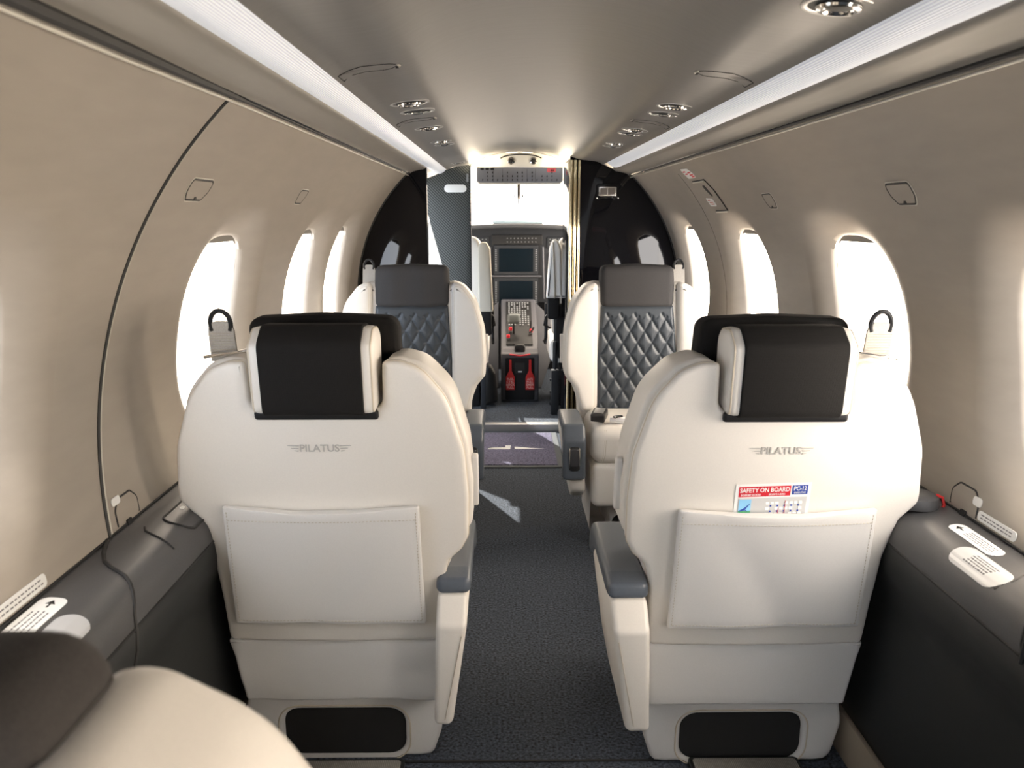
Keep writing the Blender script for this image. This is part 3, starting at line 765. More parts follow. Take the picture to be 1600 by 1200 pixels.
# ------------------------------------------------------------------ cabin seats
def seat(name_label, loc, rotz, m_, near=True, recline=0, arm=(-.12, .22, .475), dx=0, cush=.36, card=None, group='cabin seats', logo=True, belt=True, view='rear', low=False):
    root = thing('cabin_seat', name_label, 'seat', loc, (0, 0, rotz), group)
    HY, HZ = -.03, .34
    def L(c):      # lean (shear) + mirror + recline
        x, y, z = c
        y2 = y-.06-.17*(z-.34); 
        if recline:
            dy, dz = y2-HY, z-HZ
            y2 = HY+dy*cos(recline)-dz*sin(recline); z = HZ+dy*sin(recline)+dz*cos(recline)
        return (m_*x, y2, z)
    Mi = lambda c: (m_*c[0], c[1], c[2])
    # here -x is the aisle side
    # --- backrest body, wider than rear shell
    body = rpoly([(-.215, .33, .02), (-.222, .47, .05), (-.245, .530, .03), (-.274, .575, .04), (-.276, .66, .1), (-.268, .74, .15), (-.240, .845, .12), (-.19, .90, .06), (-.150, .912, .04), (-.115, .905, .03),
                  (-.112, .80, .02), (.112, .80, .02), (.115, .905, .03), (.150, .912, .04), (.19, .90, .06), (.240, .845, .12), (.268, .74, .15), (.276, .66, .1), (.274, .628, .04), (.245, .580, .03), (.222, .49, .05), (.212, .33, .02)], 6)
    if low: body = rpoly([(-.215, .33, .02), (-.222, .47, .05), (-.245, .530, .03), (-.274, .600, .04), (-.276, .70, .1), (-.262, .80, .14), (-.225, .875, .12), (-.17, .915, .07), (-.140, .915, .03), (-.118, .872, .03), (.118, .872, .03), (.140, .915, .03), (.17, .915, .07), (.225, .875, .12), (.262, .80, .14), (.276, .70, .1), (.274, .628, .04), (.245, .580, .03), (.222, .49, .05), (.212, .33, .02)], 6)
    body2 = offs(body if area(body) > 0 else body[::-1], .004)
    bm = bmesh.new(); pillow(bm, body2, .012, .135, .010, .028, 5, grid=.05)
    xf(bm, lambda c: L((c.x, c.y+(.35*max(0, abs(c.x)-.15)**1.5 if c.y > .06 else 0), c.z))); build('backrest', bm, 'cream', root, sharp=50)
    # --- rear shell with convex face
    sh = rpoly([(-.208, .322, .012), (-.213, .46, .05), (-.224, .505, .02), (-.248, .528, .02), (-.262, .556, .03), (-.264, .64, .1), (-.258, .73, .15), (-.228, .835, .12), (-.185, .888, .06), (-.150, .902, .04), (-.1195, .902, .008),
                (-.1165, .815, .02), (.1165, .815, .02), (.1195, .902, .008), (.150, .902, .04), (.185, .888, .06), (.228, .835, .12), (.262, .74, .15), (.272, .65, .1), (.272, .632, .025), (.240, .598, .02), (.222, .52, .04), (.217, .42, .1), (.215, .322, .012)], 6)
    if low: sh = [(x*.96, z-.012) for x, z in body]
    def bulge(x, z): return -.014*max(0, 1-(x/.27)**2)*1.0-.006*sin(max(0, min(1, (z-.32)/.58))*pi)
    bm = bmesh.new(); pillow(bm, sh, -.006, .018, .009, .0, 4, grid=.028)
    xf(bm, lambda c: L((c.x, c.y+(bulge(c.x, c.z) if c.y < .01 else 0), c.z))); build('rear_shell', bm, 'cream', root, sharp=50)
    # piping along the shell rim
    if low:
        bm = bmesh.new(); pillow(bm, rrect(-.150, .85, .150, .942, .034, 5), .018, .125, .03, .03, 5, grid=.03); xf(bm, L); build('headrest', bm, noisy('brown_knit', (.034, .030, .028), .9, 500, .3, .5, (1, 1, 3), dist=.001), root, sharp=60)
    so = offs(sh if area(sh) > 0 else sh[::-1], .001)
    bm = bmesh.new(); tube(bm, [L((x, .003+bulge(x, z)*.8, z)) for x, z in so if z > .33], .0024, 6, closed=False, cap=False); build('piping', bm, 'piping', root)
    # --- headrest box with fabric wrap
    if not low:
        hp = rpoly([(-.046, .812, .012), (.06, .812, .012), (.075, .958, .03), (.0, .962, .03), (-.040, .935, .022)], 5)   # side profile (y,z)
        bm = bmesh.new(); pillow(bm, [(y, z) for y, z in hp], -.108, .108, .013, .013, 4, plane='yz'); xf(bm, L); hr = build('headrest', bm, 'cream', root, sharp=50)
        for s in (-1, 1):
            bm = bmesh.new(); hpo = offs(hp if area(hp) > 0 else hp[::-1], .0035)
            tube(bm, [L((s*.103, y, z)) for y, z in hpo], .002, 6, closed=True); build('headrest_piping', bm, 'piping', hr)
        hp2 = offs(hp if area(hp) > 0 else hp[::-1], -.0045)
        bm = bmesh.new(); pillow(bm, hp2, -.088, .088, .003, .003, 3, plane='yz'); xf(bm, L); build('headrest_cover', bm, 'fabric', hr, sharp=50)
        bm = bmesh.new(); pillow(bm, rrect(-.109, .797, .109, .815, .006), -.030, .05, .006, 0); xf(bm, L); build('headrest_tray', bm, 'black', hr)
        # front headrest cushion (wide, dark)
        bm = bmesh.new(); pillow(bm, rpoly([(-.136, .815, .024), (.136, .815, .024), (.138, .90, .03), (.136, .968, .024), (0, .974, .1), (-.136, .968, .024), (-.138, .90, .03)], 5), .078, .150, .015, .022, 5, grid=.03)
        rn = random.Random(len(name_label))
        ph = rn.random()*6
        crease = .0035 if view == 'front' and m_ > 0 else .0006
        xf(bm, lambda c: L((c.x, c.y+(crease*sin(c.x*55+ph)*1.2+crease*.5*sin(c.x*120+c.z*30)) if c.y > .12 else c.y, c.z))); build('head_cushion', bm, 'fabric' if view != 'front' else FAB2, root, sharp=60)
    # --- pocket on the rear shell
    if near:
        po = rpoly([(-.178, .375, .004), (-.175, .50), (-.174, .630, .004), (-.06, .622), (.05, .620), (.184, .631, .004), (.187, .50), (.188, .378, .004)])
        ar_ = area(po)
        bm = bmesh.new(); pillow(bm, po, -.034, -.024, .003, 0, 2, grid=.024)
        rn2 = random.Random(4 if m_ < 0 else 8)
        def pk(c):
            u = c.x/.18; v = (c.z-.375)/.24
            sag = -.012*max(0, 1-u*u)*v + .004*sin(u*5+v*4)*(1-v)*max(0, 1-u*u)*(1 if m_ > 0 else .4) + .0035*math.exp(-((u-.3+v*.9)/.12)**2)*(1-u*u)
            return L((c.x, c.y+bulge(c.x, c.z)*.4+(sag if c.y < -.025 else 0), c.z))
        pk_ = pk
        xf(bm, pk); pc = build('pocket', bm, 'cream2', root, sharp=50)
        # side gussets
        for s in (-1, 1):
            bm = bmesh.new(); pillow(bm, [(.006+s*.180, .378), (.006+s*.170, .380), (.006+s*.166, .614), (.006+s*.176, .626)], -.026, -.004, 0, 0, 1)
            xf(bm, L); build('pocket_gusset', bm, 'cream2', pc)
        bm = bmesh.new()
        def dash(p, q):
            n_ = int((Vector(q)-Vector(p)).length/.0065)
            for i in range(n_):
                a = Vector(p).lerp(Vector(q), (i+.2)/n_); b_ = Vector(p).lerp(Vector(q), (i+.75)/n_)
                y_ = -.0346
                A = pk(Vector((a.x, y_, a.y))); B = pk(Vector((b_.x, y_, b_.y)))
                tube(bm, [A, B], .0007, 4)
        dash((-.172, .383), (.182, .386)); dash((-.168, .604), (.178, .604)); dash((.180, .383), (.177, .622)); dash((-.171, .383), (-.168, .620))
        build('pocket_stitching', bm, 'stitch', pc)
    # logo
    if near and logo:
        bm = text_bm('PILATUS', .0195, .0003, ext=.0012)
        for k in range(3):
            y_ = .0050-.005*k
            for s in (-1, 1):
                x0 = .036+.001*k; x1 = .056-.006*k
                v = [bm.verts.new((s*a, b_, c_)) for c_ in (-.0012, .0012) for a, b_ in ((x0, y_-.0011), (x1, y_-.0002), (x1+.0015, y_+.0012), (x0, y_+.0012))]
                for f in ((0, 1, 2, 3), (4, 5, 6, 7), (0, 1, 5, 4), (1, 2, 6, 5), (2, 3, 7, 6), (3, 0, 4, 7)): bm.faces.new([v[i] for i in f])
        sx = 1.0
        def lg(c):
            x = m_*c.x; z = .742+c.y
            q = L((x-.005*0, -.006+bulge(x, z)-c.z, z)); return q
        xf(bm, lg); build('embossed_lettering', bm, EMB, root)
    # --- lower skirt
    bm = bmesh.new()
    so_ = rpoly([(-.198, .174, .006), (-.208, .26), (-.212, .322, .004), (.220, .322, .004), (.214, .285, .02), (.206, .22, .03), (.201, .174, .006)])
    pillow(bm, so_, -.062, -.03, .006, 0, 3, grid=.025)
    def sk(c):
        dz = (.325-c.z)/.17
        w_ = 0
        if m_ > 0 or True:
            k_ = 1 if m_ < 0 else .15    # the left seat's skirt is creased
            w_ = k_*(.006*math.exp(-((c.x+.165)/.03)**2)*sin(c.z*60)+.004*math.exp(-((c.x-.19)/.03)**2)*sin(c.z*70+1)+.002*sin(c.x*22+c.z*18))
        return (m_*c.x, c.y+.045*dz*.45+(w_ if c.y < -.04 else 0), c.z)
    xf(bm, sk); build('lower_skirt', bm, 'cream2', root, sharp=55)
    bm = bmesh.new(); box(bm, (.0, .10, .25), (.38, .25, .17), .02); xf(bm, Mi); build('seat_pan', bm, 'cream', root)
    # --- base arch with tunnel
    bm = bmesh.new()
    z1 = .190
    outer = rpoly([(-.160, .004, .018), (-.192, .06, .04), (-.198, z1, .01), (.222, z1, .02), (.235, .10, .05), (.215, .012, .03), (.150, .004, .01)])
    outer = rpoly([(-.175, .003, .02), (-.196, .07, .05), (-.192, z1, .01), (.205, z1, .03), (.224, .10, .06), (.205, .003, .03)] , 6)
    inner = rrect(-.118, .006, .142, .122, .035, 6)
    y0, y1 = .0, (.42 if near else .30)
    # ring extrude: resample both by angle
    def resample(poly, n, c):
        out = []
        for k in range(n):
            a = 2*pi*k/n; d = Vector((cos(a), sin(a))); best = None
            for i in range(len(poly)):
                p = Vector(poly[i-1])-Vector(c); q = Vector(poly[i])-Vector(c); e = q-p
                den = d.x*e.y-d.y*e.x
                if abs(den) < 1e-12: continue
                t_ = (p.x*e.y-p.y*e.x)/den; u = (p.x*d.y-p.y*d.x)/den
                if t_ > 0 and -1e-6 <= u <= 1+1e-6: best = t_ if best is None else max(best, t_)
            out.append((c[0]+d.x*best, c[1]+d.y*best))
        return out
    NB = 120; cc = (.012, .065)
    A = resample(outer, NB, cc); B = resample(inner, NB, cc)
    def rg(poly, d, y): 
        o = offs(poly, d) if d else poly
        return [bm.verts.new((x, y, z)) for x, z in o]
    rings = [rg(B, 0, y1), rg(B, 0, y0+.008), rg(B, -.003, y0+.002), rg(B, -.008, y0), rg(A, .008, y0), rg(A, .002, y0+.003), rg(A, 0, y0+.009), rg(A, 0, y1)]
    for a, b_ in zip(rings, rings[1:]):
        for j in range(NB): bm.faces.new((a[j], a[(j+1) % NB], b_[(j+1) % NB], b_[j]))
    xf(bm, lambda c: (m_*c.x, c.y+(.015*(1-min(1, c.z/.19)) if c.y < .05 else 0), c.z)); build('seat_base', bm, 'cream2', root, sharp=50)
    bm = bmesh.new(); ib = offs(B, .010); 
    tube(bm, [(m_*x, -.001+.015*(1-min(1, z/.19)), z) for x, z in offs(B, -.010)], .0016, 6, closed=True); build('base_seam', bm, 'piping', root)
    bm = bmesh.new(); pillow(bm, offs(B, .0005), .022, .03, 0, 0); xf(bm, Mi); build('base_lining', bm, 'rubber', root)
    # --- cushions
    bm = bmesh.new(); pillow(bm, rrect(-.200, .315, .200, .450, .046, 6), .06, cush, .02, .042, 6, grid=.05); xf(bm, Mi); cu = build('seat_cushion', bm, 'cream', root, sharp=60)
    if view == 'front':
        bm = bmesh.new()
        for s in (-1, 1):
            tube(bm, [(s*.150, cush-.10, .4515), (s*.149, cush-.045, .4510), (s*.149, cush-.012, .437), (s*.149, cush-.0005, .405), (s*.152, cush-.0005, .35), (s*.158, cush-.01, .325)], .0012, 5)
            tube(bm, [(s*.156, cush-.10, .4515), (s*.155, cush-.045, .4510), (s*.155, cush-.012, .437), (s*.155, cush-.0005, .405), (s*.158, cush-.0005, .35), (s*.164, cush-.01, .325)], .0008, 5)
        build('cushion_stitching', bm, 'stitch', cu)
    bm = bmesh.new(); pillow(bm, rrect(-.195, .160, .200, .320, .028, 5), .05, cush-.012, .02, .025, 5); xf(bm, Mi); build('leg_rest', bm, 'cream', root)
    # --- aisle armrest
    a0, a1, az = arm
    bm = bmesh.new()
    body_o = rpoly([(a0-.005, az-.03, .01), (a0-.045, az-.075, .02), (a0-.030, .185, .012), (a1-.10, .175, .05), (a1-.015, .22, .04), (a1-.004, az-.03, .01)])
    pillow(bm, body_o, -.292, -.222-dx*.35, .012, .010, 4, plane='yz')
    xf(bm, lambda c: (m_*(c.x+dx+.038*max(0, min(1, (az-.06-c.z)/.27))*(1 if c.x < -.255 else .25)), c.y, c.z)); ab = build('armrest', bm, 'cream', root, sharp=55)
    bm = bmesh.new()
    zb = .27 if view == 'front' else .40
    pad_o = rpoly([(a0, az-.030, .008), (a0+.005, az-.002, .012), (a0+.05, az+.004, .03), (a1-.03, az+.008, .03), (a1+.012, az-.035, .03), (a1+.014, zb, .01), (a1-.022, zb-.004, .01), (a1-.030, az-.07, .04), (a1-.10, az-.033, .05), (a0+.04, az-.036, .02)])
    pillow(bm, pad_o, -.296+dx, -.218+dx*.6, .013, .013, 4, plane='yz'); xf(bm, Mi); pad = build('armrest_pad', bm, 'slate', ab, sharp=55)
    bm = bmesh.new(); tube(bm, [(m_*(-.2795+dx), a0-.0455+.0015, az-.095), (m_*(-.2795+dx+.034), a0-.0315, .20)], .0010, 5); build('armrest_stitching', bm, 'stitch', ab)
    if view == 'front':
        bm = bmesh.new(); pillow(bm, rrect(-.276+dx, az-.145, -.238+dx, az-.060, .012), a1+.008, a1+.016, 0, .002); xf(bm, Mi); rc = build('switch_recess', bm, 'rubber', pad)
        bm = bmesh.new(); pillow(bm, rrect(-.272+dx, az-.128, -.242+dx, az-.066, .008), a1+.012, a1+.023, 0, .004); xf(bm, Mi); build('recline_switch', bm, plain('switch_dark', (.05, .05, .055), .25), rc)
        bm = bmesh.new()
        for x in (-.2735+dx, -.2405+dx): tube(bm, [(m_*x, a1+.017, az-.134), (m_*x, a1+.021, az-.09), (m_*x, a1+.016, az-.064)], .0018, 6)
        build('switch_trim', bm, 'chrome', rc)
    # --- grab recess on aisle flank of backrest
    bm = bmesh.new(); pillow(bm, rpoly([(.040, .600, .008), (.066, .600, .008), (.062, .63, .01), (.066, .655, .01), (.062, .69, .01), (.064, .708, .008), (.040, .708, .008)]), -.281, -.270, .004, 0, plane='yz'); xf(bm, L); build('grab_handle', bm, 'cream2', root)
    # --- shoulder belt and its guide at the window side
    if belt:
        bw = .024
        bm = bmesh.new(); pillow(bm, rpoly([(-.024, 0), (.024, 0), (.023, .060, .012), (.013, .074, .01), (-.013, .074, .01), (-.023, .060, .012)]), -.003, .003, .001, .001); xf(bm, lambda c: L((c.x+.172, c.y+.045, c.z+.893))); bl = build('shoulder_belt', bm, 'belt', root)
        bm = bmesh.new()
        for k in range(9):
            tube(bm, [L((.150, .0415, .905+.005*k)), L((.194, .0415, .905+.005*k))], .0006, 4)
        build('belt_stitching', bm, 'stitch', bl)
        bm = bmesh.new(); tube(bm, [L((.172+.018*cos(a), .045, .962+.024*sin(a))) for a in [R_(-30+240*k/14) for k in range(15)]], .0045, 8); build('belt_ring', bm, 'black', bl)
        bm = bmesh.new(); tube(bm, [L((.125, .03, .915)), L((.15, .02, .912)), L((.20, .02, .905))], .003, 8); build('belt_guide', bm, 'chrome', bl)
    # --- front: quilted centre panel and belt buckle
    if view == 'front':
        bm = bmesh.new(); nx, nz = 92, 130
        x0, x1, z0, z1_ = -.148, .148, .44, .822
        G = []
        for i in range(nx+1):
            row = []
            for j in range(nz+1):
                x = x0+(x1-x0)*i/nx; z = z0+(z1_-z0)*j/nz
                wx = x*(1-.10*max(0, (z-.62)/.2)+0)
                a = x/.056+z/.086; b_ = x/.056-z/.086
                da = abs(a-round(a))*.047; db = abs(b_-round(b_))*.047
                lim = .800-.030*abs(((x+.148)/.056*2+.0) % 2-1)
                msk = max(0, min(1, (lim-z)/.006+1))
                d = min(da, db)
                h = (.0068*(1-math.exp(-(d/.0052)**1.1))+.0012*min(1, d/.02))*msk+.0062*(1-msk)
                edge = min(x-x0, x1-x, z-z0, z1_-z); h *= min(1, max(0, edge)/.01)
                wav = .1375+.0*z
                row.append(bm.verts.new(L((wx, .140+h, z))))
            G.append(row)
        for i in range(nx):
            for j in range(nz): bm.faces.new((G[i][j], G[i+1][j], G[i+1][j+1], G[i][j+1]))
        bd = [G[i][0] for i in range(nx+1)]+[G[nx][j] for j in range(1, nz+1)]+[G[i][nz] for i in range(nx-1, -1, -1)]+[G[0][j] for j in range(nz-1, 0, -1)]
        bk = [bm.verts.new(v.co+Vector((0, -.02, 0))) for v in bd]
        for k in range(len(bd)): bm.faces.new((bd[k], bd[(k+1) % len(bd)], bk[(k+1) % len(bd)], bk[k]))
        build('quilted_panel', bm, 'quilt', root, sharp=70)
        # wing bolsters either side
        for s in (-1, 1):
            o = rpoly([(.148, .44, .027), (.146, .914, .027), (.195, .899, .05), (.240, .84, .12), (.270, .74, .15), (.276, .64, .1), (.272, .575, .03), (.235, .53, .04), (.212, .44, .027)], 6)
            bm = bmesh.new(); pillow(bm, [(s*a, b_) for a, b_ in o], .10, .160, 0, .024, 5, grid=.05)
            xf(bm, lambda c: L((c.x, c.y+(.28*max(0, abs(c.x)-.15) if c.y > .11 else 0), c.z))); wb = build('wing_bolster', bm, 'cream', root, sharp=55)
            bm = bmesh.new(); oo = offs(o if area(o) > 0 else o[::-1], .012)
            tube(bm, [L((s*a, .1555+.28*max(0, a-.15), b_)) for a, b_ in oo if a > .155], .0012, 5); build('bolster_seam', bm, 'piping', wb)
        by = cush-.085
        bm = bmesh.new(); box(bm, (m_*-.165, by, .474), (.050, .065, .028), .005, 3, rot=Matrix.Rotation(R_(18*m_), 4, 'Z') @ Matrix.Rotation(R_(-10), 4, 'X')); bb = build('belt_buckle', bm, plain('buckle_black', (.03, .028, .028), .3), root)
        if m_ < 0:
            bm = bmesh.new(); box(bm, (m_*-.165, by+.002, .490), (.034, .045, .003), .001, rot=Matrix.Rotation(R_(18*m_), 4, 'Z') @ Matrix.Rotation(R_(-10), 4, 'X')); build('buckle_plate', bm, 'alu', bb)
            bm = bmesh.new(); tube(bm, [(m_*-.13, by+.02,0.463), (m_*-.09, by+.03,0.461), (m_*-.03, by+.01,0.459), (m_*.05, by+.02,0.459), (m_*.10, by-.01,0.459)], [.010, .014, .012, .013, .012], 8)
            build('lap_belt', bm, plain('belt_white', (.80, .79, .78), .7), bb)
            bm = bmesh.new(); box(bm, (m_*-.105, by+.035, .476), (.035, .014, .008), .003, rot=Matrix.Rotation(R_(25), 4, 'Z')); build('belt_tongue', bm, 'chrome', bb)
    return root, L, bulge
FAB2 = noisy('grey_linen', (.036, .034, .034), .85, 700, .2, .3, dist=.0008)
EMB = plain('embossed_cream', (.43, .415, .385), .45)
s_r, Lr, bg = seat('cream leather seat seen from behind, a safety card in its back pocket', (.405, 1.56, 0), 0, 1, group=None)
s_l, Ll, bg = seat('cream leather seat seen from behind, its back pocket empty, left of the aisle', (-.415, 1.585, 0), 0, -1, group=None, dx=.03)
s_fr, _, _ = seat('cream seat with quilted backrest facing the viewer, right of the aisle', (.41, 3.06, 0), pi, -1, near=False, arm=(.05, .36, .447), view='front', group=None, logo=False)
s_fl, _, _ = seat('cream seat with quilted backrest facing the viewer, left of the aisle', (-.425, 3.06, 0), pi, 1, near=False, dx=.024, arm=(.05, .36, .447), view='front', group=None, logo=False)
s_n, _, _ = seat('cream seat top with dark headrest in the near left foreground, reclined', (-.440, .452, 0), 0, -1, near=True, group=None, belt=False, logo=False, low=True)

# ------------------------------------------------------------------ safety card
cw, ch = .136, .17
cd = thing('safety_card', 'white safety card with red and blue header sticking out of right seat pocket', 'card')
q = Vector(Lr((.005, -.0275, .0)))
def CP(u, v, h=0):       # card coordinates -> world (u right, v up from card centre)
    x = u; z = .600+v
    p = Vector(Lr((x+.001, -.0255-h, z+u*.035)))
    return p+Vector((.405, 1.56, 0))
def cardrect(u0, v0, u1, v1, h, mat, nm, par=None):
    bm = bmesh.new()
    lo = [bm.verts.new(CP(u, v, h)) for u, v in ((u0, v0), (u1, v0), (u1, v1), (u0, v1))]; hi = [bm.verts.new(CP(u, v, h+.0004)) for u, v in ((u0, v0), (u1, v0), (u1, v1), (u0, v1))]
    bm.faces.new(lo); bm.faces.new(hi)
    for k in range(4): bm.faces.new((lo[k], lo[(k+1) % 4], hi[(k+1) % 4], hi[k]))
    return build(nm, bm, mat, par or cd)
C0 = -.006
cardrect(C0-cw/2, -.09, C0+cw/2, .079, 0, 'white', 'card_sheet')
rb = cardrect(C0-.062, .054, C0+.031, .074, .0005, 'red', 'red_header')
bb = cardrect(C0+.034, .056, C0+.062, .074, .0005, 'blue', 'blue_header')
cardrect(C0-.062, .0, C0+.062, .051, .0005, 'cardgrey', 'card_picture')
cardrect(C0-.060, .026, C0-.038, .049, .0010, 'sky', 'picture_sky')
cardrect(C0-.060, .0, C0-.038, .026, .0010, 'green', 'picture_field')
def cardtext(txt, size, u, v, mat, bold=.0, par=None, nm='lettering', sx=1):
    bm = text_bm(txt, size, bold, ext=.0001)
    xf(bm, lambda c: CP(u+c.x*sx, v+c.y, .0012+c.z)); build(nm, bm, mat, par or cd)
cardtext('SAFETY ON BOARD', .0118, C0-.0155, .0665, 'white', .0003, rb, sx=.86)
cardtext('SICHERHEIT AN BORD', .0048, C0-.040, .0575, 'white', .0001, rb, sx=.75)
cardtext('SECURITE A BORD', .0048, C0+.007, .0575, 'white', .0001, rb, sx=.75)
cardtext('PC-12', .0115, C0+.048, .0675, 'white', .0003, bb, sx=.8)
cardtext('EXECUTIVE', .0048, C0+.048, .0595, 'white', .0001, bb, sx=.85)
bm = bmesh.new()
tube(bm, [CP(C0-.058, .026, .0014), CP(C0-.050, .029, .0014), CP(C0-.040, .040, .0014)], [.0012, .0022, .0006], 6)
tube(bm, [CP(C0-.052, .031, .0014), CP(C0-.044, .025, .0014)], .0009, 6); build('picture_aeroplane', bm, 'blue', cd)
bm = bmesh.new()
for r_ in range(3):
    for c_ in range(8):
        if (r_*3+c_) % 5 != 4: box(bm, CP(C0-.008+c_*.0085, .018+r_*.011, .0012), (.006, .0006, .005))
build('picture_cabin_plan', bm, 'white', cd)
bm = bmesh.new()
for r_ in range(2):
    for c_ in range(5): box(bm, CP(C0-.002+c_*.0125, .0235+r_*.011, .0012), (.003, .0007, .003))
build('picture_seats', bm, 'blue', cd)
bm = bmesh.new()
tube(bm, [CP(C0+.024, .056-.012, .0014), CP(C0+.024, .018, .0014)], .0006, 5); tube(bm, [CP(C0+.012, .03, .0014), CP(C0+.012, .006, .0014)], .0006, 5)
build('picture_arrows', bm, 'red', cd)

# ------------------------------------------------------------------ ceiling fittings
def ceil_at(x):
    cp = cprof(1); ax = abs(x)
    for a, b_ in zip(cp, cp[1:]):
        if a[0] <= ax <= b_[0]:
            k = (b_[1]-a[1])/(b_[0]-a[0]); return a[1]+k*(ax-a[0]), k*(1 if x > 0 else -1)
    return 1.39, 0
def vent(x, y, kind, label, sc=1.0):
    z, k = ceil_at(x)
    t_ = thing('air_vent' if kind == 'vent' else 'reading_light', label, 'vent' if kind == 'vent' else 'light', (x, y, z+.0012), (pi, -math.atan(k), 0))
    t_.scale = (sc, sc, sc)
    bm = bmesh.new(); lathe(bm, [(.030, -.010), (.046, -.0035), (.046, .0022), (.044, .0030), (.040, .0026), (.0375, .0008), (.034, -.008)], n=40); rim = build('rim', bm, 'alu', t_, sharp=50)
    bm = bmesh.new(); lathe(bm, [(.034, -.0085), (.0372, .0010), (.0372, .0014), (.02, .0014)], n=32); build('socket', bm, 'rubber', t_)
    if kind == 'vent':
        bm = bmesh.new(); lathe(bm, [(.026, .000), (.0280, .0035), (.0265, .0065), (.022, .0075), (.0195, .0055), (.018, .002)], n=36); nz = build('nozzle', bm, 'chrome', t_, sharp=50)
        bm = bmesh.new(); lathe(bm, [(.0178, .002), (.016, .0042), (.009, .0052), (.002, .0055)], n=28); build('nozzle_core', bm, 'black', nz)
    else:
        bm = bmesh.new()
        lathe(bm, [(.016, .000), (.017, .005), (.014, .0075), (.010, .0075)], n=28)
        for s in (-1, 1): box(bm, (s*.025, 0, .004), (.018, .006, .003), .001)
        nz = build('swivel_head', bm, 'chrome', t_, sharp=50)
        bm = bmesh.new(); lathe(bm, [(.011, .005), (.010, .0082), (.003, .0085)], n=20); build('lens', bm, 'black', nz)
    return t_
R1 = 'round chrome air vent in the ceiling, right side, '
vent(.328, 1.085, 'vent', 'large chrome air vent nearest the viewer at the top right of the ceiling')
vent(-.302, 2.01, 'vent', 'rearmost chrome air vent on the left ceiling band, behind a dark reading light')
vent(-.300, 2.165, 'light', 'dark reading light directly ahead of the rearmost left air vent', .95)
vent(-.306, 2.555, 'vent', 'single chrome air vent midway along the left ceiling band', .95)
vent(-.305, 3.02, 'vent', 'left ceiling air vent of the forward pair', .85)
vent(-.300, 3.14, 'light', 'left ceiling reading light of the forward pair', .85)
vent(-.309, 4.20, 'light', 'small reading light at the far left end of the ceiling near the cockpit', .8)
vent(.322, 2.045, 'vent', 'chrome air vent on the right ceiling band, beside a dark reading light')
vent(.324, 2.19, 'light', 'dark reading light just ahead of the second right-hand air vent', .95)
vent(.313, 2.600, 'vent', 'chrome air vent midway along the right ceiling band', .9)
vent(.316, 2.715, 'light', 'pale rimmed reading light midway along the right ceiling band', .9)
vent(.320, 3.08, 'vent', 'right ceiling air vent of the forward pair', .85)
vent(.322, 3.19, 'light', 'right ceiling reading light of the forward pair', .85)

def mask_door(s, yc, label, ln=.115, w_=.052):
    t_ = thing('oxygen_mask_door', label, 'hatch', (0, 0, 0))
    o = rpoly([(.374, yc-.035+.03), (.36, yc-w_/2+.02, .02), (.33, yc-w_/2, .02), (.285, yc-w_/2, .03), (.268, yc, .02), (.285, yc+w_/2, .03), (.33, yc+w_/2, .02), (.362, yc+w_/2+.01, .02), (.374, yc+.05)], 6)
    ex_ = []
    oo = [p for p in o]
    def cp_(x, y, d): 
        z, k = ceil_at(x); return (s*x, y, z-d)
    bm = bmesh.new(); tube(bm, [cp_(x, y, .0) for x, y in oo], .0011, 6, closed=True); gp = build('gap', bm, 'rubber', t_)
    bm = bmesh.new()
    c0 = bm.verts.new(cp_(.325, yc, .0006)); 
    rg_ = [bm.verts.new(cp_(x, y, .0004)) for x, y in offs(oo if area(oo) > 0 else oo[::-1], .0016)]
    mid = [bm.verts.new(cp_(.325+(x-.325)*.5, yc+(y-yc)*.5, .0006)) for x, y in oo]
    n_ = len(rg_)
    if area(oo) < 0: mid = mid[::-1]
    for k in range(n_):
        bm.faces.new((rg_[k], rg_[(k+1) % n_], mid[(k+1) % n_], mid[k])); bm.faces.new((mid[k], mid[(k+1) % n_], c0))
    build('door_panel', bm, 'ceil', t_, sharp=60)
    bm = bmesh.new(); tube(bm, [cp_(.270, yc-.012, .002), cp_(.266, yc, .002), cp_(.270, yc+.012, .002)], .0018, 6); build('catch_lip', bm, 'lip', t_)
    bm = bmesh.new(); lathe(bm, [(.003, -.002), (.003, .001)], c=cp_(.272, yc+.010, .002), n=10); build('catch', bm, 'rubber', t_)
mask_door(-1, 1.535, 'oval oxygen mask door in the left ceiling band, the one nearest the viewer')
mask_door(-1, 2.33, 'oval oxygen mask door in the left ceiling band, between the reading light and the middle vent')
mask_door(1, 1.60, 'oval oxygen mask door in the right ceiling band, the one nearest the viewer')
mask_door(1, 2.38, 'oval oxygen mask door in the right ceiling band, between the reading light and the middle vent')

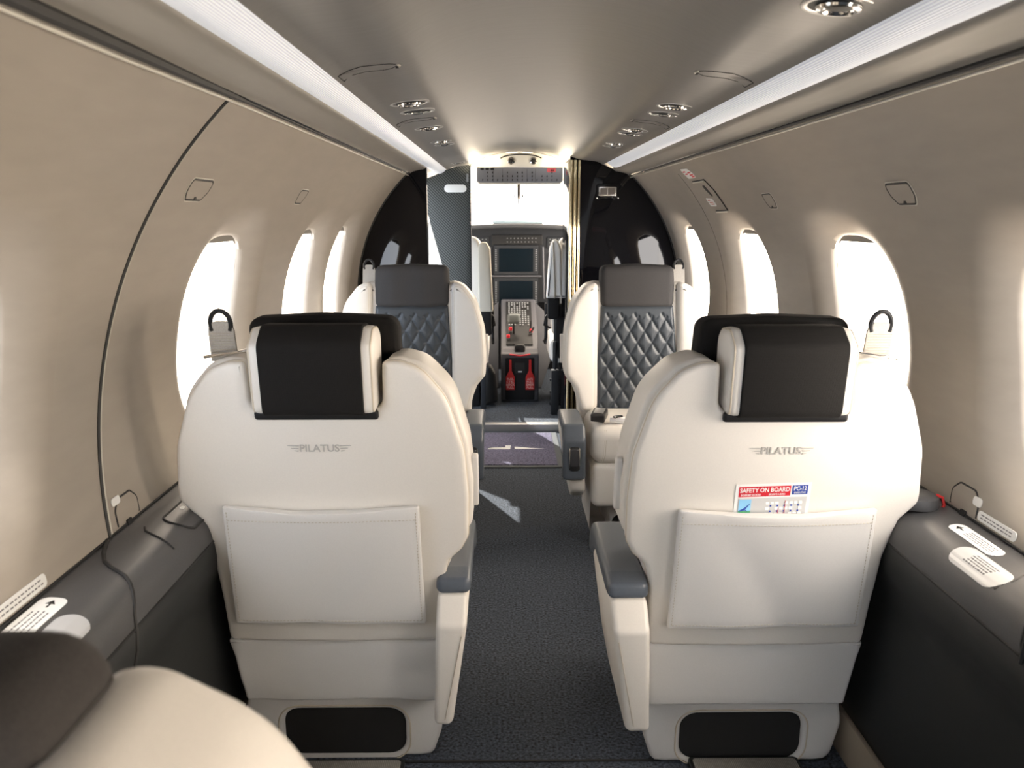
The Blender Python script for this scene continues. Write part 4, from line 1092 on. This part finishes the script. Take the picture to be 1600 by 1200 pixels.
# ------------------------------------------------------------------ wall fittings
def wall_curve(side, pts, off): return [wp(side, y, tz(z), off) for y, z in pts]
def wall_plate(side, o, off0, off1, mat, name, par=None, bm=None):
    """o: outline (y,z) on wall; from off0 (wall) to off1 (into the cabin, negative = inward)"""
    own = bm is None
    if own: bm = bmesh.new()
    yc = sum(p[0] for p in o)/len(o); zc = sum(p[1] for p in o)/len(o)
    a = [bm.verts.new(wp(side, y, tz(z), off0)) for y, z in o]
    b_ = [bm.verts.new(wp(side, y, tz(z), off1)) for y, z in o]
    c = bm.verts.new(wp(side, yc, tz(zc), off1)); n = len(o)
    for k in range(n): bm.faces.new((a[k], a[(k+1) % n], b_[(k+1) % n], b_[k])); bm.faces.new((b_[k], b_[(k+1) % n], c))
    if own: return build(name, bm, mat, par)
def latch(side, y0, y1, z0, z1, label, flip=False, key=True):
    t_ = thing('wall_latch_cover', label, 'hatch', (0, 0, 0))
    w_ = y1-y0; h = z1-z0
    o = rpoly([(y0, z1, .008), (y1, z1, .008), (y1+.000, z0+h*.45, .015), (y1-w_*.18, z0, .008), (y0+w_*.12, z0, .010), (y0, z0+h*.40, .015)], 4)
    if flip: o = [(y0+y1-y, z) for y, z in o]
    bm = bmesh.new(); tube(bm, wall_curve(side, o, -.0004), .0019, 6, closed=True); build('gap', bm, 'rubber', t_)
    wall_plate(side, offs(o if area(o) > 0 else o[::-1], .002), 0, -.0018, 'wall', 'cover', t_)
    bm = bmesh.new(); oo = offs(o if area(o) > 0 else o[::-1], -.0022); tube(bm, wall_curve(side, oo, -.0004), .0012, 6, closed=True); build('edge_trim', bm, 'lip', t_)
    if key:
        bm = bmesh.new(); box(bm, wp(side, (y0+y1)/2, tz(z0+.004), -.002), (.003, .008, .005)); build('key_notch', bm, 'rubber', t_)
latch(-1, 1.488, 1.592, 1.178, 1.213, 'larger metal-edged latch cover on the left wall, beside the dark joint')
latch(-1, 2.262, 2.345, 1.183, 1.217, 'small latch cover on the left wall above the second window', key=False)
latch(1, 1.493, 1.585, 1.171, 1.208, 'larger latch cover on the right wall, above the nearest full window')
latch(1, 2.262, 2.338, 1.171, 1.208, 'smaller latch cover on the right wall, between two windows')
# ledge-level latch doors
for s, a in ((-1, (1.345, 1.432)), (1, (1.372, 1.462))):
    t_ = thing('side_wall_flap', 'rounded flap low on the %s wall just above the side ledge' % ('left' if s < 0 else 'right'), 'hatch', (0, 0, 0))
    o = rpoly([(a[0], .628), (a[0]+.003, .655, .012), (a[0]+.02, .672, .014), (a[1]-.02, .672, .014), (a[1], .655, .012), (a[1]-.005, .628)], 4)
    bm = bmesh.new(); tube(bm, wall_curve(s, o, -.0004), .0016, 6); build('gap', bm, 'rubber', t_)
    wall_plate(s, offs(o if area(o) > 0 else o[::-1], .002), 0, -.0015, 'wall', 'cover', t_)
    tag(wall_plate(s, rrect(*((1.342, .664, 1.372, .678) if s < 0 else (1.366, .648, 1.392, .664)), .006), -.0006, -.0022, 'placard', 'small_tag'), 'tiny pale oval tag above the %s side ledge' % ('left' if s < 0 else 'right'), 'placard')
    # plug socket notch
    tag(wall_plate(s, rrect(a[0]+.028, .620, a[0]+.045, .630, .003), -.001, -.004, 'rubber', 'flap_catch'), 'tiny black catch under the flap on the %s wall' % ('left' if s < 0 else 'right'), 'catch')
# emergency exit handle cover and red placards, right wall
t_ = thing('exit_handle_cover', 'emergency exit handle cover with black pull slot on the upper right wall', 'hatch', (0, 0, 0))
bm = bmesh.new(); tube(bm, wall_curve(1, [(3.0, 1.268), (2.83, 1.268), (2.80, 1.235), (2.775, 1.168), (2.93, 1.167)], -.0008), .0022, 6); build('frame_line', bm, 'rubber', t_)
bm = bmesh.new(); tube(bm, wall_curve(1, [(3.0, 1.264), (2.84, 1.264)], -.0018), .0028, 6); tube(bm, wall_curve(1, [(2.785, 1.164), (2.93, 1.163)], -.0018), .0028, 6); build('frame_lip', bm, 'lip', t_)
wall_plate(1, rpoly([(2.915, 1.252, .006), (2.885, 1.250, .008), (2.862, 1.215, .004), (2.875, 1.214, .004), (2.905, 1.235, .01)]), -.0006, -.0016, 'rubber', 'pull_slot', t_)
tp = thing('exit_placard', 'upper red-lettered white exit placard on the right wall', 'placard', (0, 0, 0))
wall_plate(1, rpoly([(3.035, 1.312, .008), (2.930, 1.309, .012), (2.892, 1.278, .010), (3.02, 1.279, .012)]), -.0006, -.0018, 'placard', 'plate', tp)
bm = bmesh.new()
for (y0, y1, z) in ((3.02, 2.985, 1.302), (3.01, 2.975, 1.294), (2.965, 2.925, 1.297), (2.96, 2.915, 1.289), (2.95, 2.912, 1.283)):
    wall_plate(1, [(y0, z-.0018), (y0, z+.0018), (y1, z+.0018), (y1, z-.0018)], -.0018, -.0024, None, '', None, bm)
build('red_lettering', bm, 'red', tp)
tp = thing('exit_placard', 'lower red-lettered white exit placard on the right wall', 'placard', (0, 0, 0))
wall_plate(1, rpoly([(2.978, 1.211, .006), (2.892, 1.208, .008), (2.878, 1.182, .008), (2.965, 1.183, .008)]), -.0006, -.0018, 'placard', 'plate', tp)
bm = bmesh.new()
for (y0, y1, z) in ((2.96, 2.93, 1.203), (2.95, 2.905, 1.196), (2.94, 2.90, 1.190)):
    wall_plate(1, [(y0, z-.0014), (y0, z+.0014), (y1, z+.0014), (y1, z-.0014)], -.0018, -.0024, None, '', None, bm)
build('red_lettering', bm, plain('dull_red', (.6, .2, .18), .6), tp)

# placards along the ledges
def rows_on_wall(side, y0, y1, z0, z1, n_, par):
    bm = bmesh.new(); rn = random.Random(11)
    for r_ in range(n_):
        z = z0+(z1-z0)*(r_+.5)/n_; y = y0
        while y < y1-.004:
            l_ = rn.uniform(.004, .010); l_ = min(l_, y1-y)
            wall_plate(side, [(y, z-.0009), (y, z+.0009), (y+l_, z+.0009), (y+l_, z-.0009)], -.0018, -.0022, None, '', None, bm); y += l_+.003
    build('lettering', bm, 'ink', par)
for s, y0, y1, z0, z1 in ((-1, .965, 1.120, .6285, .6475), (1, 1.258, 1.368, .6285, .6455)):
    tp = thing('ledge_placard', 'long thin text placard at the foot of the %s wall' % ('left' if s < 0 else 'right'), 'placard', (0, 0, 0))
    wall_plate(s, rrect(y0, z0, y1, z1, .007), -.0006, -.0018, 'placard', 'plate', tp)
    rows_on_wall(s, y0+.012, y1-.010, z0+.003, z1-.003, 2, tp)
def ledge_plate(s, o, h0, h1, mat, name, par, bm=None):
    own = bm is None
    if own: bm = bmesh.new()
    zz = lambda x: ledge_pt(s, abs(x))
    a = [bm.verts.new((x, y, zz(x)+h0)) for x, y in o]; b_ = [bm.verts.new((x, y, zz(x)+h1)) for x, y in o]
    n = len(o)
    for k in range(n): bm.faces.new((a[k], a[(k+1) % n], b_[(k+1) % n], b_[k]))
    f = bm.faces.new(b_)
    xs_ = [p[0] for p in o]
    if max(xs_)-min(xs_) > .02:
        vb = set(b_)
        for q in range(1, 10):
            X_ = min(xs_)+(max(xs_)-min(xs_))*q/10
            res = bmesh.ops.bisect_plane(bm, geom=list(bm.faces)+list(bm.edges)+list(bm.verts), plane_co=(X_, 0, 0), plane_no=(1, 0, 0), dist=1e-6)
            for e_ in res['geom_cut']:
                if isinstance(e_, bmesh.types.BMVert):
                    top = e_.co.z-(zz(X_)) > (h0+h1)/2-.004
                    e_.co.z = zz(X_)+h1
    else: bmesh.ops.triangulate(bm, faces=[f])
    if own: return build(name, bm, mat, par)
def ledge_rows(s, x0, x1, y0, y1, n_, h, par):
    bm = bmesh.new(); rn = random.Random(int(abs(x0)*1000))
    for r_ in range(n_):
        x = x0+(x1-x0)*(r_+.5)/n_; y = y0+rn.uniform(0, .006)
        while y < y1-.004:
            l_ = min(rn.uniform(.003, .008), y1-y); ledge_plate(s, [(x-.0009, y), (x+.0009, y), (x+.0009, y+l_), (x-.0009, y+l_)], h, h+.0004, None, '', None, bm); y += l_+.0022
    build('lettering', bm, 'ink', par)
for s, x0, x1, y0, y1 in ((1, .692, .722, 1.235, 1.372), (-1, .700, .738, .965, 1.098)):
    tp = thing('arrow_placard', 'pale pill-shaped placard with black arrow on the %s side ledge' % ('left' if s < 0 else 'right'), 'placard', (0, 0, 0))
    ledge_plate(s, [(s*a, b_) for a, b_ in rrect(x0, y0, x1, y1, .014)], .0003, .0013, 'placard', 'plate', tp)
    ledge_rows(s, s*(x0+.005), s*(x1-.005), y0+.015, y1-.040, 4, .0013, tp)
    bm = bmesh.new(); xc = s*(x0+x1)/2; h = .0013
    ledge_plate(s, [(xc-.0012, y1-.030), (xc+.0012, y1-.030), (xc+.0012, y1-.018), (xc-.0012, y1-.018)], h, h+.0005, None, '', None, bm)
    ledge_plate(s, [(xc-.0065, y1-.020), (xc+.0065, y1-.020), (xc, y1-.009)], h, h+.0005, None, '', None, bm)
    build('arrow', bm, 'rubber', tp)
for s, x0, x1, y0, y1, n_ in ((1, .645, .688, 1.150, 1.285, 5), (-1, .648, .692, .93, 1.06, 4)):
    tp = thing('oval_placard', 'large rounded grey placard flat on the %s side ledge' % ('left' if s < 0 else 'right'), 'placard', (0, 0, 0))
    ledge_plate(s, [(s*a, b_) for a, b_ in rrect(x0, y0, x1, y1, .024)], .0003, .0013, plain('placard_grey', (.42, .43, .44), .5), 'plate', tp)
    if s > 0: ledge_rows(s, s*(x0+.010), s*(x1-.008), y0+.035, y1-.035, n_, .0013, tp)
# cup lids / stowage lid on left ledge
tp = thing('stowage_hatch', 'rounded stowage lid set in the left side ledge beside the seat', 'lid', (0, 0, 0))
o = rrect(-.700, 1.405, -.645, 1.62, .022)
bm = bmesh.new(); tube(bm, [(x, y, ledge_pt(-1, abs(x))+.0008) for x, y in o], .0022, 6, closed=True); build('gap', bm, 'rubber', tp)
ledge_plate(-1, offs(o if area(o) > 0 else o[::-1], .003), 0, .0016, 'ledge', 'lid_panel', tp)
ledge_plate(-1, rrect(-.690, 1.470, -.682, 1.484, .003), .0016, .0024, 'placard', 'lid_mark', tp)
tp = thing('stowage_hatch', 'dark rounded stowage lid in the right side ledge at the frame edge', 'lid', (0, 0, 0))
o = rrect(.628, .80, .70, 1.06, .03)
bm = bmesh.new(); tube(bm, [(x, y, ledge_pt(1, abs(x))+.0012) for x, y in o], .0035, 6, closed=True); build('gap', bm, 'rubber', tp)
ledge_plate(1, offs(o if area(o) > 0 else o[::-1], .004), 0, .006, 'slate', 'lid_panel', tp)
# small puck with red cord by the right seat
tp = thing('cup_holder', 'low round grey puck with red cord on right ledge beside the seat', 'cup holder', (.690, 1.475, .616))
bm = bmesh.new(); lathe(bm, [(.038, 0), (.040, .006), (.038, .020), (.032, .024), (.01, .024)], n=28); build('body', bm, 'ledge', tp)
bm = bmesh.new(); tube(bm, [(.030, -.012, .024), (.040, -.016, .020), (.043, -.018, .006), (.040, -.02, .002)], .003, 6); build('red_cord', bm, 'redtag', tp)

# floor grilles behind the seat feet
for x, lab in ((.425, 'right'), (-.415, 'left')):
    tp = thing('floor_grille', 'woven light grey floor grille in a dark frame behind the %s seat foot' % lab, 'grille', (x, 1.50, 0))
    bm = bmesh.new(); pillow(bm, rrect(-.118, -.12, .118, .080, .01), 0, .012, 0, .003, plane='xy'); build('frame', bm, 'lower', tp)
    bm = bmesh.new(); pillow(bm, rrect(-.110, -.11, .110, .070, .008), .010, .015, 0, .001, plane='xy'); build('mesh_panel', bm, 'grille', tp)

# ------------------------------------------------------------------ left hull of the vestibule / airstair door opening
bm = bmesh.new()
# floor-level sill and upper lintel leave the door open to daylight
loft(bm, [(-.66, 0), (-.72, .06)], [YL+.035, 4.47])
loft(bm, [(-.50, 1.345), (-.53, 1.32), (-.56, 1.30)], [YL+.035, 4.47])
struct(build('wall_vestibule_left', bm, 'shell'))
bm = bmesh.new()
loft(bm, [(.66, 0), (.76, .6), (.74, 1.0), (.60, 1.25), (.38, 1.40)], [YR+.03, 4.5]); struct(build('wall_vestibule_right', bm, 'shell'))
# underfloor pan keeps ground light out
bm = bmesh.new(); box(bm, (0, 2.5, -.10), (1.5, 8.2, .02)); struct(build('trim_43', bm, 'outside'))
# belly panels outside lower walls
for s, k in ((-1, 44), (1, 45)):
    bm = bmesh.new(); loft(bm, [(s*.66, -.1), (s*.80, .30), (s*.84, .55), (s*.80, .61)], [Y_BACK-.03, (YL if s < 0 else YR)+.02]); struct(build('trim_%d' % k, bm, 'outside'))

# ------------------------------------------------------------------ camera
cam = bpy.data.cameras.new('camera'); co = bpy.data.objects.new('camera', cam); COL.objects.link(co)
cam.sensor_width = 36; cam.lens = 36*1294/1600; cam.clip_start = .02
co.location = (-.085, 0, 1.15); co.rotation_euler = (R_(90-11.49), 0, R_(-.57))
cam.dof.use_dof = True; cam.dof.focus_distance = 2.2; cam.dof.aperture_fstop = 8
S.camera = co

# ------------------------------------------------------------------ light
w = bpy.data.worlds.new('daylight'); S.world = w; w.use_nodes = True
t = w.node_tree; bg_ = t.nodes['Background']
tc = t.nodes.new('ShaderNodeTexCoord'); sx = t.nodes.new('ShaderNodeSeparateXYZ'); t.links.new(tc.outputs['Generated'], sx.inputs[0])
mr = t.nodes.new('ShaderNodeMapRange'); mr.inputs['From Min'].default_value = -1; mr.inputs['From Max'].default_value = 1
t.links.new(sx.outputs['X'], mr.inputs['Value'])
cr = t.nodes.new('ShaderNodeValToRGB'); cr.color_ramp.elements[0].color = (.20, .225, .25, 1); cr.color_ramp.elements[1].color = (4.3, 3.6, 2.85, 1)
t.links.new(mr.outputs[0], cr.inputs['Fac']); ng = t.nodes.new('ShaderNodeMath'); ng.operation = 'MULTIPLY'; ng.inputs[1].default_value = -1.0; t.links.new(sx.outputs['Y'], ng.inputs[0])
mxx = t.nodes.new('ShaderNodeMath'); mxx.operation = 'MAXIMUM'; mxx.inputs[1].default_value = 0; t.links.new(ng.outputs[0], mxx.inputs[0])
aft = t.nodes.new('ShaderNodeVectorMath'); aft.operation = 'SCALE'; aft.inputs[0].default_value = (.50, .85, 1.30); t.links.new(mxx.outputs[0], aft.inputs['Scale'])
add = t.nodes.new('ShaderNodeVectorMath'); add.operation = 'ADD'; t.links.new(cr.outputs['Color'], add.inputs[0]); t.links.new(aft.outputs[0], add.inputs[1])
t.links.new(add.outputs[0], bg_.inputs['Color'])
bg_.inputs['Strength'].default_value = 4.6
sun = bpy.data.lights.new('sun', 'SUN'); sun.energy = 12; sun.angle = R_(.6); sun.color = (1, .95, .86)
so_ = bpy.data.objects.new('sun', sun); COL.objects.link(so_)
d = Vector((.44, -.96, -1.0)); so_.rotation_euler = d.to_track_quat('-Z', 'Y').to_euler()
# warm lamps of the vestibule: small cove lamps washing the ceiling
for x, nm in ((-.20, 'left'), (.20, 'right')):
    l_ = bpy.data.lights.new('cove_lamp', 'AREA'); l_.shape = 'DISK'; l_.size = .07; l_.energy = 1.3; l_.color = (1, .84, .60)
    o_ = bpy.data.objects.new('cove_lamp', l_); COL.objects.link(o_); o_.location = (x, 4.40, 1.365)
    o_.rotation_euler = Vector((0, .0, 1)).to_track_quat('-Z', 'Y').to_euler()
S.view_settings.view_transform = 'Standard'; S.view_settings.look = 'None'; S.view_settings.gamma = 1; S.view_settings.use_curve_mapping = False
S.view_settings.exposure = 0.0
S.cycles.max_bounces = 10; S.cycles.diffuse_bounces = 6
